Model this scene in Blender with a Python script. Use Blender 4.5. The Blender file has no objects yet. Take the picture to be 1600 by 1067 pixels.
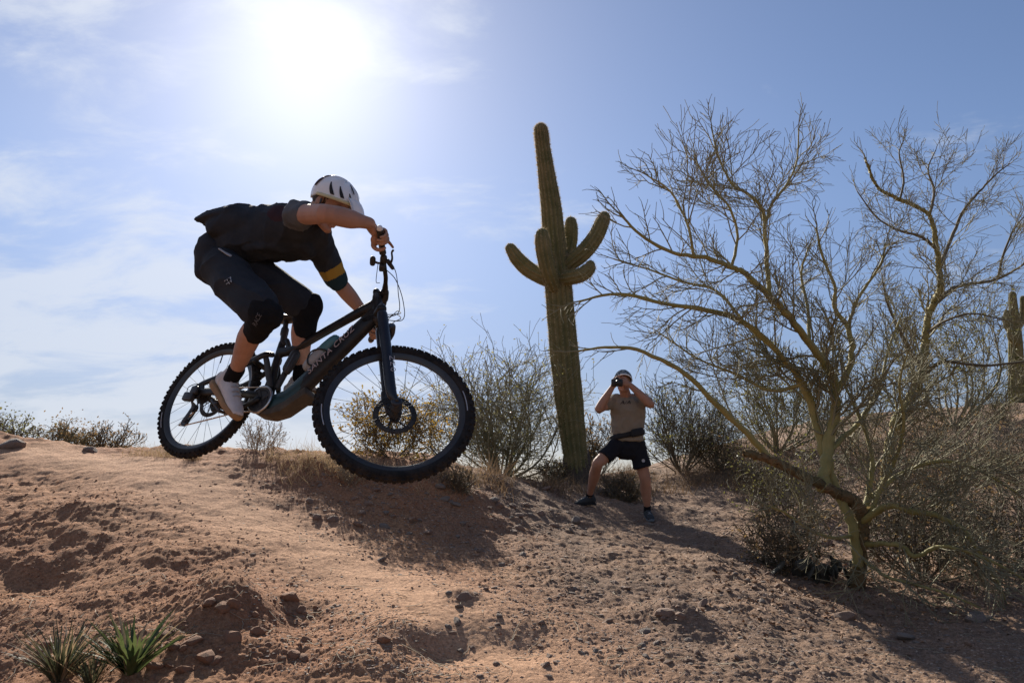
import bpy, bmesh, math, random
import numpy as np
from mathutils import Vector, Matrix, Euler
random.seed(7)
rng = np.random.default_rng(7)
R_ = math.radians
S = bpy.context.scene
C = S.collection

# ------------------------------------------------------------------ camera, light, exposure
CAM_Z = 0.6
PITCH = R_(12.0)
cam_d = bpy.data.cameras.new('camera_view')
cam = bpy.data.objects.new('camera_view', cam_d)
C.objects.link(cam)
cam.location = (0, 0, CAM_Z)
cam.rotation_euler = (R_(90) + PITCH, 0, 0)
cam_d.sensor_width = 36.0
cam_d.lens = 1155.0 / 1600.0 * 36.0
cam_d.clip_start = 0.05
cam_d.clip_end = 5000
S.camera = cam
S.view_settings.view_transform = 'Standard'
S.view_settings.look = 'None'
S.view_settings.gamma = 1
S.view_settings.use_curve_mapping = False
S.view_settings.exposure = 1.2

SUN_EL = R_(32.2)
SUN_AZ = R_(-17.2)            # left of straight ahead
SUN_DIR = Vector((math.sin(SUN_AZ) * math.cos(SUN_EL), math.cos(SUN_AZ) * math.cos(SUN_EL), math.sin(SUN_EL)))
sl = bpy.data.lights.new('sun', 'SUN')
sl.energy = 4.0
sl.angle = R_(0.5)
sl.color = (1.0, 0.93, 0.82)
so = bpy.data.objects.new('sun', sl)
C.objects.link(so)
so.rotation_euler = (-SUN_DIR).to_track_quat('-Z', 'Y').to_euler()
so.location = (0, 0, 30)

W = bpy.data.worlds.new('World')
S.world = W
W.use_nodes = True
nt = W.node_tree
nt.nodes.clear()
def wn(t, **k):
    n = nt.nodes.new(t)
    for a, b in k.items(): setattr(n, a, b)
    return n
def wl(a, b): nt.links.new(a, b)
def wmath(op, a, b=None, clamp=False):
    n = wn('ShaderNodeMath', operation=op, use_clamp=clamp)
    for i, v in enumerate((a, b)):
        if v is None: continue
        if isinstance(v, (int, float)): n.inputs[i].default_value = v
        else: wl(v, n.inputs[i])
    return n.outputs[0]
def wmix(fac, a, b, blend='MIX'):
    n = wn('ShaderNodeMix', data_type='RGBA', blend_type=blend)
    if isinstance(fac, (int, float)): n.inputs[0].default_value = fac
    else: wl(fac, n.inputs[0])
    for i, v in ((6, a), (7, b)):
        if isinstance(v, tuple): n.inputs[i].default_value = v
        else: wl(v, n.inputs[i])
    return n.outputs[2]
w_out = wn('ShaderNodeOutputWorld')
bg = wn('ShaderNodeBackground')
SKY_STRENGTH = 0.05
bg.inputs[1].default_value = SKY_STRENGTH
sky = wn('ShaderNodeTexSky', sky_type='NISHITA')
sky.sun_disc = False
sky.sun_elevation = SUN_EL
sky.sun_rotation = SUN_AZ
sky.altitude = 500
sky.air_density = 1.0
sky.dust_density = 0.28
sky.ozone_density = 1.4
tc = wn('ShaderNodeTexCoord')
nrm = wn('ShaderNodeVectorMath', operation='NORMALIZE')
wl(tc.outputs['Generated'], nrm.inputs[0])
dirv = nrm.outputs[0]
dt = wn('ShaderNodeVectorMath', operation='DOT_PRODUCT')
wl(dirv, dt.inputs[0])
dt.inputs[1].default_value = SUN_DIR
cosd = wmath('MAXIMUM', dt.outputs['Value'], 0.0)
# thin high cloud, laid out on a flat layer overhead and seen in perspective
sep = wn('ShaderNodeSeparateXYZ')
wl(dirv, sep.inputs[0])
zz = wmath('ADD', wmath('MAXIMUM', sep.outputs[2], 0.0), 0.24)
px_ = wmath('DIVIDE', sep.outputs[0], zz)
py_ = wmath('DIVIDE', sep.outputs[1], zz)
cmb = wn('ShaderNodeCombineXYZ')
wl(px_, cmb.inputs[0]); wl(py_, cmb.inputs[1])
mp = wn('ShaderNodeMapping')
mp.inputs['Rotation'].default_value = (0, 0, R_(24))
mp.inputs['Scale'].default_value = (1.1, 1.75, 1)
mp.inputs['Location'].default_value = (0.4, 2.2, 0)
wl(cmb.outputs[0], mp.inputs[0])
n1 = wn('ShaderNodeTexNoise')
n1.inputs['Scale'].default_value = 2.6
n1.inputs['Detail'].default_value = 9
n1.inputs['Roughness'].default_value = 0.6
n1.inputs['Distortion'].default_value = 0.35
wl(mp.outputs[0], n1.inputs['Vector'])
n2 = wn('ShaderNodeTexNoise')
n2.inputs['Scale'].default_value = 0.55
n2.inputs['Detail'].default_value = 3
wl(mp.outputs[0], n2.inputs['Vector'])
# the cloud field lies to the west (left) of the view and thins out eastward
west = wn('ShaderNodeMapRange', interpolation_type='SMOOTHSTEP')
west.inputs[1].default_value = 0.55
west.inputs[2].default_value = -0.75
west.inputs[3].default_value = -0.06
west.inputs[4].default_value = 0.135
wl(px_, west.inputs[0])
dens = wmath('ADD', wmath('ADD', n1.outputs[0], wmath('MULTIPLY', wmath('SUBTRACT', n2.outputs[0], 0.5), 0.7)), west.outputs[0])
cm = wn('ShaderNodeMapRange', interpolation_type='SMOOTHSTEP')
cm.inputs[1].default_value = 0.53
cm.inputs[2].default_value = 0.77
cm.inputs[3].default_value = 0.0
cm.inputs[4].default_value = 0.68
wl(dens, cm.inputs[0])
hz = wn('ShaderNodeMapRange', interpolation_type='SMOOTHSTEP')
hz.inputs[1].default_value = 0.0
hz.inputs[2].default_value = 0.42
wl(sep.outputs[2], hz.inputs[0])
gain = wmix(hz.outputs[0], (0.52, 0.47, 0.53, 1), (0.92, 0.91, 0.99, 1))
tinted = wmix(1.0, sky.outputs[0], gain, 'MULTIPLY')
above = wn('ShaderNodeMapRange', interpolation_type='SMOOTHSTEP')
above.inputs[1].default_value = 0.0
above.inputs[2].default_value = 0.10
wl(sep.outputs[2], above.inputs[0])
cloudy = wmix(wmath('MULTIPLY', cm.outputs[0], above.outputs[0]), tinted, (6.3, 6.7, 7.4, 1))
# solar aureole: forward scattering round the sun
def lobe(p, amp, col):
    f = wmath('MULTIPLY', wmath('POWER', cosd, p), amp)
    n = wn('ShaderNodeVectorMath', operation='SCALE')
    n.inputs[0].default_value = col
    wl(f, n.inputs['Scale'])
    return n.outputs[0]
def vadd(a, b):
    n = wn('ShaderNodeVectorMath', operation='ADD')
    wl(a, n.inputs[0]); wl(b, n.inputs[1])
    return n.outputs[0]
tot = vadd(cloudy, lobe(8, .8, (1, .98, .95)))
tot = vadd(tot, lobe(32, .55, (1, .98, .93)))
tot = vadd(tot, lobe(125, 2.6, (1, .97, .9)))
wl(tot, bg.inputs[0])
wl(bg.outputs[0], w_out.inputs[0])

# ------------------------------------------------------------------ helpers
F = 1155.0
def ray(px, py):
    X = (px - 800.0) / F; Y = -(py - 533.5) / F
    return np.array([X, math.cos(PITCH) - Y * math.sin(PITCH), math.sin(PITCH) + Y * math.cos(PITCH)])
CAMP = np.array([0, 0, CAM_Z])
def at(px, py, d):
    return CAMP + ray(px, py) * d

def tag(o, label=None, cat=None, group=None, kind=None):
    if label: o['label'] = label
    if cat: o['category'] = cat
    if group: o['group'] = group
    if kind: o['kind'] = kind
    return o
def thing(name, label, cat, loc=(0, 0, 0), group=None, rot=None):
    o = bpy.data.objects.new(name, None)
    C.objects.link(o)
    o.empty_display_size = 0.1
    o.location = loc
    if rot is not None: o.rotation_euler = rot
    return tag(o, label, cat, group)
def mesh_np(name, v, f, smooth=True):
    """mesh from an (n,3) array and a list of (m,k) face arrays"""
    me = bpy.data.meshes.new(name)
    v = np.asarray(v, np.float32)
    if not isinstance(f, list): f = [f]
    f = [np.asarray(a, np.int32) for a in f if len(a)]
    me.vertices.add(len(v))
    me.vertices.foreach_set('co', v.ravel())
    nl = sum(a.size for a in f); nf = sum(len(a) for a in f)
    me.loops.add(nl); me.polygons.add(nf)
    me.loops.foreach_set('vertex_index', np.concatenate([a.ravel() for a in f]))
    tot_ = np.concatenate([np.full(len(a), a.shape[1], np.int32) for a in f])
    st = np.concatenate([[0], np.cumsum(tot_)[:-1]]).astype(np.int32)
    me.polygons.foreach_set('loop_start', st)
    me.polygons.foreach_set('loop_total', tot_)
    me.polygons.foreach_set('use_smooth', np.full(nf, smooth, bool))
    me.update(calc_edges=True)
    return me
def link(name, me, mat=None, parent=None):
    o = bpy.data.objects.new(name, me)
    C.objects.link(o)
    if mat is not None:
        for m in (mat if isinstance(mat, (list, tuple)) else [mat]): me.materials.append(m)
    if parent is not None: o.parent = parent
    return o
class Geo:
    """collects pieces and links them as ONE mesh object"""
    def __init__(s): s.v = []; s.f = {3: [], 4: []}; s.mi = {3: [], 4: []}; s.n = 0
    def add(s, v, f, mi=0):
        v = np.asarray(v, float).reshape(-1, 3)
        fl = f if isinstance(f, list) else [f]
        for a in fl:
            a = np.asarray(a, int)
            if not len(a): continue
            s.f[a.shape[1]].append(a + s.n); s.mi[a.shape[1]].append(np.full(len(a), mi))
        s.v.append(v); s.n += len(v)
        return s
    def xf(s, fn):
        s.v = [fn(a) for a in s.v]; return s
    def mesh(s, name, smooth=True, off=None):
        v = np.concatenate(s.v)
        if off is not None: v = v - np.asarray(off)
        fs = [np.concatenate(s.f[k]) for k in (3, 4) if s.f[k]]
        mi = np.concatenate([np.concatenate(s.mi[k]) for k in (3, 4) if s.f[k]])
        me = mesh_np(name, v, fs, smooth)
        if mi.any(): me.polygons.foreach_set('material_index', mi.astype(np.int32))
        return me
    def obj(s, name, mat, parent=None, smooth=True, off=None, angle=None):
        me = s.mesh(name, smooth, off)
        o = link(name, me, mat, parent)
        if angle is not None:
            me.set_sharp_from_angle(angle=R_(angle))
        return o
def unit(v):
    v = np.asarray(v, float); return v / (np.linalg.norm(v) + 1e-12)
def box_geo(c, sx, sy, sz, X=(1, 0, 0), Y=(0, 1, 0), Z=(0, 0, 1), bev=0.0):
    X, Y, Z = map(unit, (X, Y, Z))
    if bev <= 0:
        v = [[a, b, d] for d in (-1, 1) for b in (-1, 1) for a in (-1, 1)]
        f = [[0, 2, 3, 1], [4, 5, 7, 6], [0, 1, 5, 4], [2, 6, 7, 3], [0, 4, 6, 2], [1, 3, 7, 5]]
        v = np.array(v, float) * np.array([sx, sy, sz]) / 2
        return np.asarray(c) + v @ np.stack([X, Y, Z]), np.array(f)
    bm = bmesh.new()
    bmesh.ops.create_cube(bm, size=1)
    for q in bm.verts: q.co = Vector((q.co.x * sx, q.co.y * sy, q.co.z * sz))
    bmesh.ops.bevel(bm, geom=bm.edges[:], offset=bev, segments=2, affect='EDGES', profile=0.5)
    bmesh.ops.triangulate(bm, faces=bm.faces[:])
    bm.verts.index_update()
    v = np.array([q.co[:] for q in bm.verts]); f = np.array([[q.index for q in a.verts] for a in bm.faces])
    bm.free()
    return np.asarray(c) + v @ np.stack([X, Y, Z]), f
def prism_geo(poly, y0, y1, bev=0.0, seg=2):
    """x-z outline extruded along y, edges rounded"""
    bm = bmesh.new()
    vs = [bm.verts.new((a, y0, b)) for a, b in poly]
    fc = bm.faces.new(vs)
    r = bmesh.ops.extrude_face_region(bm, geom=[fc])
    for q in r['geom']:
        if isinstance(q, bmesh.types.BMVert): q.co.y = y1
    bmesh.ops.recalc_face_normals(bm, faces=bm.faces[:])
    if bev > 0: bmesh.ops.bevel(bm, geom=bm.edges[:], offset=bev, segments=seg, affect='EDGES', profile=0.5)
    bmesh.ops.triangulate(bm, faces=bm.faces[:])
    bm.verts.index_update()
    v = np.array([q.co[:] for q in bm.verts]); f = np.array([[q.index for q in a.verts] for a in bm.faces])
    bm.free()
    return v, f
def catmull(P, sub):
    P = np.asarray(P, float)
    if sub <= 1 or len(P) < 3:
        if sub <= 1: return P
        t = np.linspace(0, 1, sub * (len(P) - 1) + 1)[:, None]
        return P[0] * (1 - t) + P[-1] * t
    Q = np.vstack([2 * P[0] - P[1], P, 2 * P[-1] - P[-2]])
    out = []
    for i in range(1, len(Q) - 2):
        p0, p1, p2, p3 = Q[i - 1], Q[i], Q[i + 1], Q[i + 2]
        for k in range(sub):
            t = k / sub
            out.append(.5 * (2 * p1 + (p2 - p0) * t + (2 * p0 - 5 * p1 + 4 * p2 - p3) * t * t + (3 * p1 - p0 - 3 * p2 + p3) * t ** 3))
    out.append(P[-1])
    return np.array(out)
def limb_geo(pts, ra, rb=None, ref=None, n=14, sub=4, cap=True, prof=None, capk=1.0):
    """closed elliptical loft along a path; ra along ref, rb across; round caps.  prof(theta) scales the section"""
    pts = np.asarray(pts, float)
    m = len(pts)
    ra = np.full(m, ra, float) if np.isscalar(ra) else np.asarray(ra, float)
    rb = ra if rb is None else (np.full(m, rb, float) if np.isscalar(rb) else np.asarray(rb, float))
    D = np.hstack([pts, ra[:, None], rb[:, None]])
    D = catmull(D, sub)
    P, ra, rb = D[:, :3], np.maximum(D[:, 3], 1e-4), np.maximum(D[:, 4], 1e-4)
    T = np.gradient(P, axis=0)
    T /= np.linalg.norm(T, axis=1)[:, None] + 1e-12
    if ref is None:
        a = np.array([0, 0, 1.]) if abs(T[0][2]) < .9 else np.array([1., 0, 0])
    else: a = np.asarray(ref, float)
    E1 = []
    for t in T:
        e = a - t * (a @ t); e = e / (np.linalg.norm(e) + 1e-9); E1.append(e)
        if ref is None: a = e
    E1 = np.array(E1); E2 = np.cross(T, E1)
    if cap:
        pre = []; post = []
        for s_ in (1.0, .85, .5):
            k = math.sqrt(max(0, 1 - s_ * s_)) if s_ < 1 else 0.06
            r0 = min(ra[0], rb[0]) * capk; r1 = min(ra[-1], rb[-1]) * capk
            pre.append((P[0] - T[0] * r0 * s_, ra[0] * k, rb[0] * k, E1[0], E2[0]))
            post.append((P[-1] + T[-1] * r1 * s_, ra[-1] * k, rb[-1] * k, E1[-1], E2[-1]))
        post = post[::-1]
        rows = pre + [(P[i], ra[i], rb[i], E1[i], E2[i]) for i in range(len(P))] + post
    else: rows = [(P[i], ra[i], rb[i], E1[i], E2[i]) for i in range(len(P))]
    th = np.linspace(0, 2 * np.pi, n, endpoint=False)
    sc = np.ones(n) if prof is None else prof(th)
    V = np.concatenate([c + np.outer(np.cos(th) * sc * a_, e1) + np.outer(np.sin(th) * sc * b_, e2) for c, a_, b_, e1, e2 in rows])
    K = len(rows); f = []
    i = np.arange(K - 1)[:, None] * n; j = np.arange(n)[None]; j2 = (j + 1) % n
    Q = np.stack([(i + j), (i + j2), (i + n + j2), (i + n + j)], -1).reshape(-1, 4)
    V = np.vstack([V, rows[0][0], rows[-1][0]])
    a0 = len(V) - 2
    t0 = np.stack([np.full(n, a0), (np.arange(n) + 1) % n, np.arange(n)], 1)
    b = (K - 1) * n
    t1 = np.stack([np.full(n, a0 + 1), b + np.arange(n), b + (np.arange(n) + 1) % n], 1)
    return V, [np.vstack([t0, t1]), Q]
def ell_geo(c, r, X=(1, 0, 0), Y=(0, 1, 0), Z=(0, 0, 1), n=18, m=12):
    X, Y, Z = map(unit, (X, Y, Z))
    ph = np.linspace(0, np.pi, m + 1)[1:-1]; th = np.linspace(0, 2 * np.pi, n, endpoint=False)
    V = np.stack([np.outer(np.sin(ph), np.cos(th)), np.outer(np.sin(ph), np.sin(th)), np.outer(np.cos(ph), np.ones(n))], -1).reshape(-1, 3)
    V = np.vstack([V, [0, 0, 1], [0, 0, -1]]) * np.asarray(r)
    V = np.asarray(c) + V @ np.stack([X, Y, Z])
    K = m - 1
    i = np.arange(K - 1)[:, None] * n; j = np.arange(n)[None]; j2 = (j + 1) % n
    Q = np.stack([i + j, i + n + j, i + n + j2, i + j2], -1).reshape(-1, 4)
    a = K * n
    t0 = np.stack([np.full(n, a), np.arange(n), (np.arange(n) + 1) % n], 1)
    t1 = np.stack([np.full(n, a + 1), (K - 1) * n + (np.arange(n) + 1) % n, (K - 1) * n + np.arange(n)], 1)
    return V, [np.vstack([t0, t1]), Q]
def tubes_geo(polys, radii, sides=3):
    """many thin open tubes at once: list of (K,3) paths with (K,) radii, grouped by K"""
    by = {}
    for p, r in zip(polys, radii): by.setdefault(len(p), []).append((p, r))
    Vs = []; Fs = []; n0 = 0
    th = np.linspace(0, 2 * np.pi, sides, endpoint=False)
    for K, L in by.items():
        P = np.array([a for a, b in L], float); Rr = np.array([b for a, b in L], float)
        T = np.gradient(P, axis=1) if K > 2 else np.repeat((P[:, 1:] - P[:, :1]), 2, axis=1)
        T /= np.linalg.norm(T, axis=2, keepdims=True) + 1e-9
        a = np.where(np.abs(T[:, :, 2:3]) < .8, np.array([0, 0, 1.]), np.array([1., 0, 0]))
        a = np.repeat(a[:, :1], K, axis=1)
        E1 = np.cross(T, a); E1 /= np.linalg.norm(E1, axis=2, keepdims=True) + 1e-9
        E2 = np.cross(T, E1)
        V = P[:, :, None] + Rr[:, :, None, None] * (np.cos(th)[None, None, :, None] * E1[:, :, None] + np.sin(th)[None, None, :, None] * E2[:, :, None])
        N = len(L)
        base = n0 + np.arange(N)[:, None, None] * K * sides + np.arange(K - 1)[None, :, None] * sides
        j = np.arange(sides)[None, None]; j2 = (j + 1) % sides
        Q = np.stack([base + j, base + j2, base + sides + j2, base + sides + j], -1).reshape(-1, 4)
        Vs.append(V.reshape(-1, 3)); Fs.append(Q); n0 += N * K * sides
    return np.concatenate(Vs), np.concatenate(Fs)
def fuse(name, pieces, voxel, smooth, mat, parent=None, off=(0, 0, 0), disp=None, region=None, sm_fac=0.5):
    """voxel-union of closed pieces, smoothed: one continuous surface"""
    g = Geo()
    for v, f in pieces: g.add(v, f)
    me = g.mesh(name + '_raw')
    o = link(name + '_raw', me)
    m = o.modifiers.new('r', 'REMESH'); m.mode = 'VOXEL'; m.voxel_size = voxel; m.adaptivity = 0
    if smooth:
        m = o.modifiers.new('s', 'SMOOTH'); m.iterations = smooth; m.factor = sm_fac
    dg = bpy.context.evaluated_depsgraph_get()
    me2 = bpy.data.meshes.new_from_object(o.evaluated_get(dg))
    me2.name = name
    bpy.data.objects.remove(o); bpy.data.meshes.remove(me)
    n = len(me2.vertices)
    v = np.empty(n * 3, np.float32); me2.vertices.foreach_get('co', v); v = v.reshape(-1, 3)
    if disp is not None:
        nr = np.empty(n * 3, np.float32); me2.vertices.foreach_get('normal', nr); nr = nr.reshape(-1, 3)
        v = v + disp(v, nr)
    if region is not None:
        k = len(me2.polygons)
        c = np.empty(k * 3, np.float32); me2.polygons.foreach_get('center', c)
        me2.polygons.foreach_set('material_index', np.asarray(region(c.reshape(-1, 3)), np.int32))
    v = v - np.asarray(off, np.float32)
    me2.vertices.foreach_set('co', np.ascontiguousarray(v, np.float32).ravel())
    me2.polygons.foreach_set('use_smooth', np.ones(len(me2.polygons), bool))
    me2.update()
    return link(name, me2, mat, parent)

# gradient noise in numpy
_perm = rng.permutation(256); _perm = np.concatenate([_perm, _perm, _perm])
_g3 = rng.normal(size=(256, 3)); _g3 /= np.linalg.norm(_g3, axis=1)[:, None]
def pnoise(p):
    p = np.asarray(p, float)
    i = np.floor(p).astype(int); f = p - i; i &= 255
    u = f * f * f * (f * (f * 6 - 15) + 10)
    r = 0
    for dx in (0, 1):
        for dy in (0, 1):
            for dz in (0, 1):
                h = _perm[_perm[_perm[i[:, 0] + dx] + i[:, 1] + dy] + i[:, 2] + dz]
                d = (_g3[h] * (f - np.array([dx, dy, dz]))).sum(1)
                r = r + d * (u[:, 0] if dx else 1 - u[:, 0]) * (u[:, 1] if dy else 1 - u[:, 1]) * (u[:, 2] if dz else 1 - u[:, 2])
    return r
def fbm(p, octv=4, gain=.5):
    a = 1; s = 0; p = np.asarray(p, float)
    for k in range(octv):
        s = s + a * pnoise(p); a *= gain; p = p * 2.03 + 17.3
    return s

# ------------------------------------------------------------------ materials
def mat(name, col, rough=.6, col2=None, scale=8.0, metal=0.0, bump=0.0, bscale=60.0, spec=.5, attr=None, coat=0.0, detail=6, sub=None, transl=0.0):
    m = bpy.data.materials.new(name); m.use_nodes = True
    t = m.node_tree; b = t.nodes['Principled BSDF']
    b.inputs['Roughness'].default_value = rough
    b.inputs['Metallic'].default_value = metal
    b.inputs['Specular IOR Level'].default_value = spec
    b.inputs['Coat Weight'].default_value = coat
    b.inputs['Coat Roughness'].default_value = .15
    b.inputs['Base Color'].default_value = (*col, 1)
    tcn = t.nodes.new('ShaderNodeTexCoord')
    if col2 is not None:
        no = t.nodes.new('ShaderNodeTexNoise'); no.inputs['Scale'].default_value = scale; no.inputs['Detail'].default_value = detail
        no.inputs['Roughness'].default_value = .62
        t.links.new(tcn.outputs['Object'], no.inputs['Vector'])
        mr = t.nodes.new('ShaderNodeMapRange'); mr.inputs[1].default_value = .36; mr.inputs[2].default_value = .64
        t.links.new(no.outputs[0], mr.inputs[0])
        mx = t.nodes.new('ShaderNodeMix'); mx.data_type = 'RGBA'
        mx.inputs[6].default_value = (*col, 1); mx.inputs[7].default_value = (*col2, 1)
        t.links.new(mr.outputs[0], mx.inputs[0]); t.links.new(mx.outputs[2], b.inputs['Base Color'])
    if bump:
        nb = t.nodes.new('ShaderNodeTexNoise'); nb.inputs['Scale'].default_value = bscale; nb.inputs['Detail'].default_value = 5
        t.links.new(tcn.outputs['Object'], nb.inputs['Vector'])
        bp = t.nodes.new('ShaderNodeBump'); bp.inputs['Strength'].default_value = bump; bp.inputs['Distance'].default_value = .01
        t.links.new(nb.outputs[0], bp.inputs['Height']); t.links.new(bp.outputs[0], b.inputs['Normal'])
    if sub:
        b.inputs['Subsurface Weight'].default_value = sub; b.inputs['Subsurface Radius'].default_value = (.012, .004, .002)
    if transl:
        tr = t.nodes.new('ShaderNodeBsdfTranslucent'); ms = t.nodes.new('ShaderNodeMixShader')
        ms.inputs[0].default_value = transl
        src = b.inputs['Base Color'].links[0].from_socket if b.inputs['Base Color'].is_linked else None
        if src: t.links.new(src, tr.inputs[0])
        else: tr.inputs[0].default_value = (*col, 1)
        t.links.new(b.outputs[0], ms.inputs[1]); t.links.new(tr.outputs[0], ms.inputs[2])
        t.links.new(ms.outputs[0], t.nodes['Material Output'].inputs[0])
    return m

# ------------------------------------------------------------------ ground
# anchors: where the slope is seen (pixel of the survey photograph, metres along the view axis)
GA = [(-150,1060,3.0),(-150,900,3.9),(-150,760,5.2),(-150,690,6.8),
 (60,1060,2.9),(60,950,3.5),(60,850,4.3),(60,760,5.4),(60,697,7.0),
 (200,1060,2.9),(200,950,3.5),(200,850,4.25),(200,770,5.15),(200,708,6.6),
 (345,1060,2.9),(345,950,3.5),(345,850,4.35),(345,775,5.2),(345,712,6.3),
 (480,1060,2.9),(480,950,3.55),(480,850,4.6),(480,785,5.3),(480,750,5.72),(480,712,6.25),
 (620,1060,2.9),(620,950,3.6),(620,860,4.8),(620,805,5.5),(620,760,5.98),(620,725,6.4),
 (760,1060,2.95),(760,950,3.65),(760,865,5.1),(760,805,6.05),(760,765,6.6),(760,738,7.3),
 (60,701,10),(200,711,9),(345,715,8.5),(480,716,8.5),(620,724,9),(-150,695,10),(60,706,16),(345,722,16),(620,735,16),
 (900,1060,3.0),(900,950,3.8),(900,860,5.4),(900,795,8.0),(900,752,10.3),
 (1015,1060,3.0),(1015,950,3.9),(1015,870,5.6),(1015,814,8.0),(1015,760,10.5),(1015,735,12.5),
 (1150,1060,3.0),(1150,950,4.05),(1150,880,5.5),(1150,815,7.8),(1150,755,10.8),(1150,700,14.5),
 (1340,1060,3.1),(1340,980,4.1),(1340,915,5.4),(1340,840,7.0),(1340,755,10.0),(1340,690,14.5),(1340,655,19),
 (1600,1060,3.3),(1600,950,4.5),(1600,860,6.1),(1600,760,9.2),(1600,680,13.5),(1600,645,18.5),(1600,628,27),
 (1850,1060,3.5),(1850,900,5.5),(1850,760,9.5),(1850,670,14),(1850,610,22),(1850,595,30)]
GW = [(0.2,8,.68),(0,12,.85),(2,15,1.05),(0,20,.6),(-8,25,.2),(-20,30,0),(0,40,0),
 (4,18,1.5),(8,24,2.6),(15,35,3.6),(30,60,3.8),(10,60,1.2),(-20,60,-1),(0,120,-3),(-60,120,-3),(60,120,3),(0,-3,-1.2),(-4,-3,-1.0),(4,-3,-1.5),(0,.4,-.6),(-1.5,.4,-.55),(1.5,.5,-.65),(0,1.6,-.35),(-6,1,0.0),(7,1,-.6),(-10,6,.2),(14,8,.6),(0,-30,-2),(-30,-20,-1),(30,-20,-2),(-60,20,0),(60,20,4)]
gp = np.array([at(*a) for a in GA] + [np.array(a, float) for a in GW])
def gfeat(x, y):
    r = np.hypot(x, y)
    k = np.log(r + .8) / (r + 1e-6)
    return np.stack([x * k * 2.2, y * k * 2.2], 1)
def tps(r2): return np.where(r2 > 1e-12, r2 * np.log(r2 + 1e-12) * .5, 0)
_A = gfeat(gp[:, 0], gp[:, 1])
_n = len(_A)
_K = tps(((_A[:, None] - _A[None]) ** 2).sum(2)) + np.eye(_n) * .004
_P = np.hstack([np.ones((_n, 1)), _A])
_M = np.block([[_K, _P], [_P.T, np.zeros((3, 3))]])
_wt = np.linalg.solve(_M, np.concatenate([gp[:, 2], np.zeros(3)]))
def base_h(x, y):
    x = np.atleast_1d(np.asarray(x, float)); y = np.atleast_1d(np.asarray(y, float))
    out = np.empty(len(x))
    for s in range(0, len(x), 40000):
        B = gfeat(x[s:s + 40000], y[s:s + 40000])
        out[s:s + 40000] = tps(((B[:, None] - _A[None]) ** 2).sum(2)) @ _wt[:_n] + _wt[_n] + B @ _wt[_n + 1:]
    return out
def hit(px, py, h=base_h, dmax=40):
    """where the line of sight of a survey pixel meets the ground"""
    r = ray(px, py); d = np.geomspace(1.2, dmax, 900)
    P = CAMP + d[:, None] * r
    g = P[:, 2] - h(P[:, 0], P[:, 1])
    k = np.argmax(g < 0) if (g < 0).any() else len(d) - 1
    return P[k]
TRAIL = np.array([hit(*q)[:2] for q in ((60,712),(190,722),(330,775),(460,840),(590,905),(720,975),(860,1062))] + [[.5, 1.9], [1.1, .4]])
def seg_dist(x, y, poly):
    d = np.full(len(x), 1e9)
    P = np.stack([x, y], 1)
    for a, b in zip(poly[:-1], poly[1:]):
        ab = b - a; t = np.clip(((P - a) @ ab) / (ab @ ab), 0, 1)
        d = np.minimum(d, np.linalg.norm(P - a - t[:, None] * ab, axis=1))
    return d
# lumps, hollows and ruts seen in the dirt: pixel, radius, height
BUMPS = [(365,958,.14,.12),(330,935,.10,.05),(455,968,.16,-.05),(60,880,.16,.035),(150,800,.2,.03),(40,900,.12,-.04),(100,890,.2,-.04),(720,935,.06,.03),(690,1010,.07,-.03),(745,1003,.1,-.03),(830,1000,.1,-.03),(1045,960,.09,.06),(1085,975,.08,.05),
 (560,1040,.12,.03),(430,1010,.12,.03),(620,985,.09,.025),(300,1010,.14,.03),(700,770,.2,.08),(520,735,.22,.03),(820,748,.3,.05),(30,700,.3,.03),(120,703,.18,.02),(640,745,.2,.03),(250,870,.15,.03),(290,890,.12,-.03)]
BW = [(hit(q[0], q[1]), q[2] * 1.5, q[3] * 1.4) for q in BUMPS]
def full_h(x, y, micro=True):
    x = np.atleast_1d(np.asarray(x, float)); y = np.atleast_1d(np.asarray(y, float))
    z = base_h(x, y)
    for p, r, a in BW:
        d2 = ((x - p[0]) ** 2 + (y - p[1]) ** 2) / (r * r)
        m = d2 < 9
        z[m] += a * np.exp(-d2[m])
    r = np.hypot(x, y)
    tr = np.exp(-(seg_dist(x, y, TRAIL) / .50) ** 2)
    P = np.stack([x, y, 0 * x], 1)
    rough = np.clip(1 - .8 * tr, 0, 1)
    z += .07 * fbm(P * .8, 3) * np.clip(r / 4, .3, 2.2) * (.5 + .5 * rough)
    if micro:
        wv_ = .35 * np.stack([pnoise(P * 6.0), pnoise(P * 6.0 + 31.0), 0 * x], 1)
        patch = np.clip(.55 + 1.3 * fbm(P * 1.6 + 11, 3), .12, 1.35)
        a = fbm(P * 5.2 + 3.1, 4, .55)
        z += (.021 * rough + .005) * a * np.clip(r / 3.5, .8, 1.7)
        b = pnoise((P + wv_ * .12) * 19.0); c = pnoise((P + wv_ * .06) * 47.0 + 5); e = pnoise((P + wv_ * .1) * 33.0 + 8)
        nearm = r < 14
        z += np.where(nearm, (.0100 * rough * patch + .0015) * (np.abs(b) * 2.2 - .5) + (.0075 * rough * patch + .0015) * (np.abs(e) * 2 - .5) + (.0085 * rough + .0018) * c, 0)
        d = pnoise(P * 95.0)
        z += np.where(r < 7, (.0042 * rough + .0010) * d, 0)
    return z
def ground_z(x, y): return float(full_h([x], [y])[0])
def on_ground(px, py):
    return hit(px, py, full_h)
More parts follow.
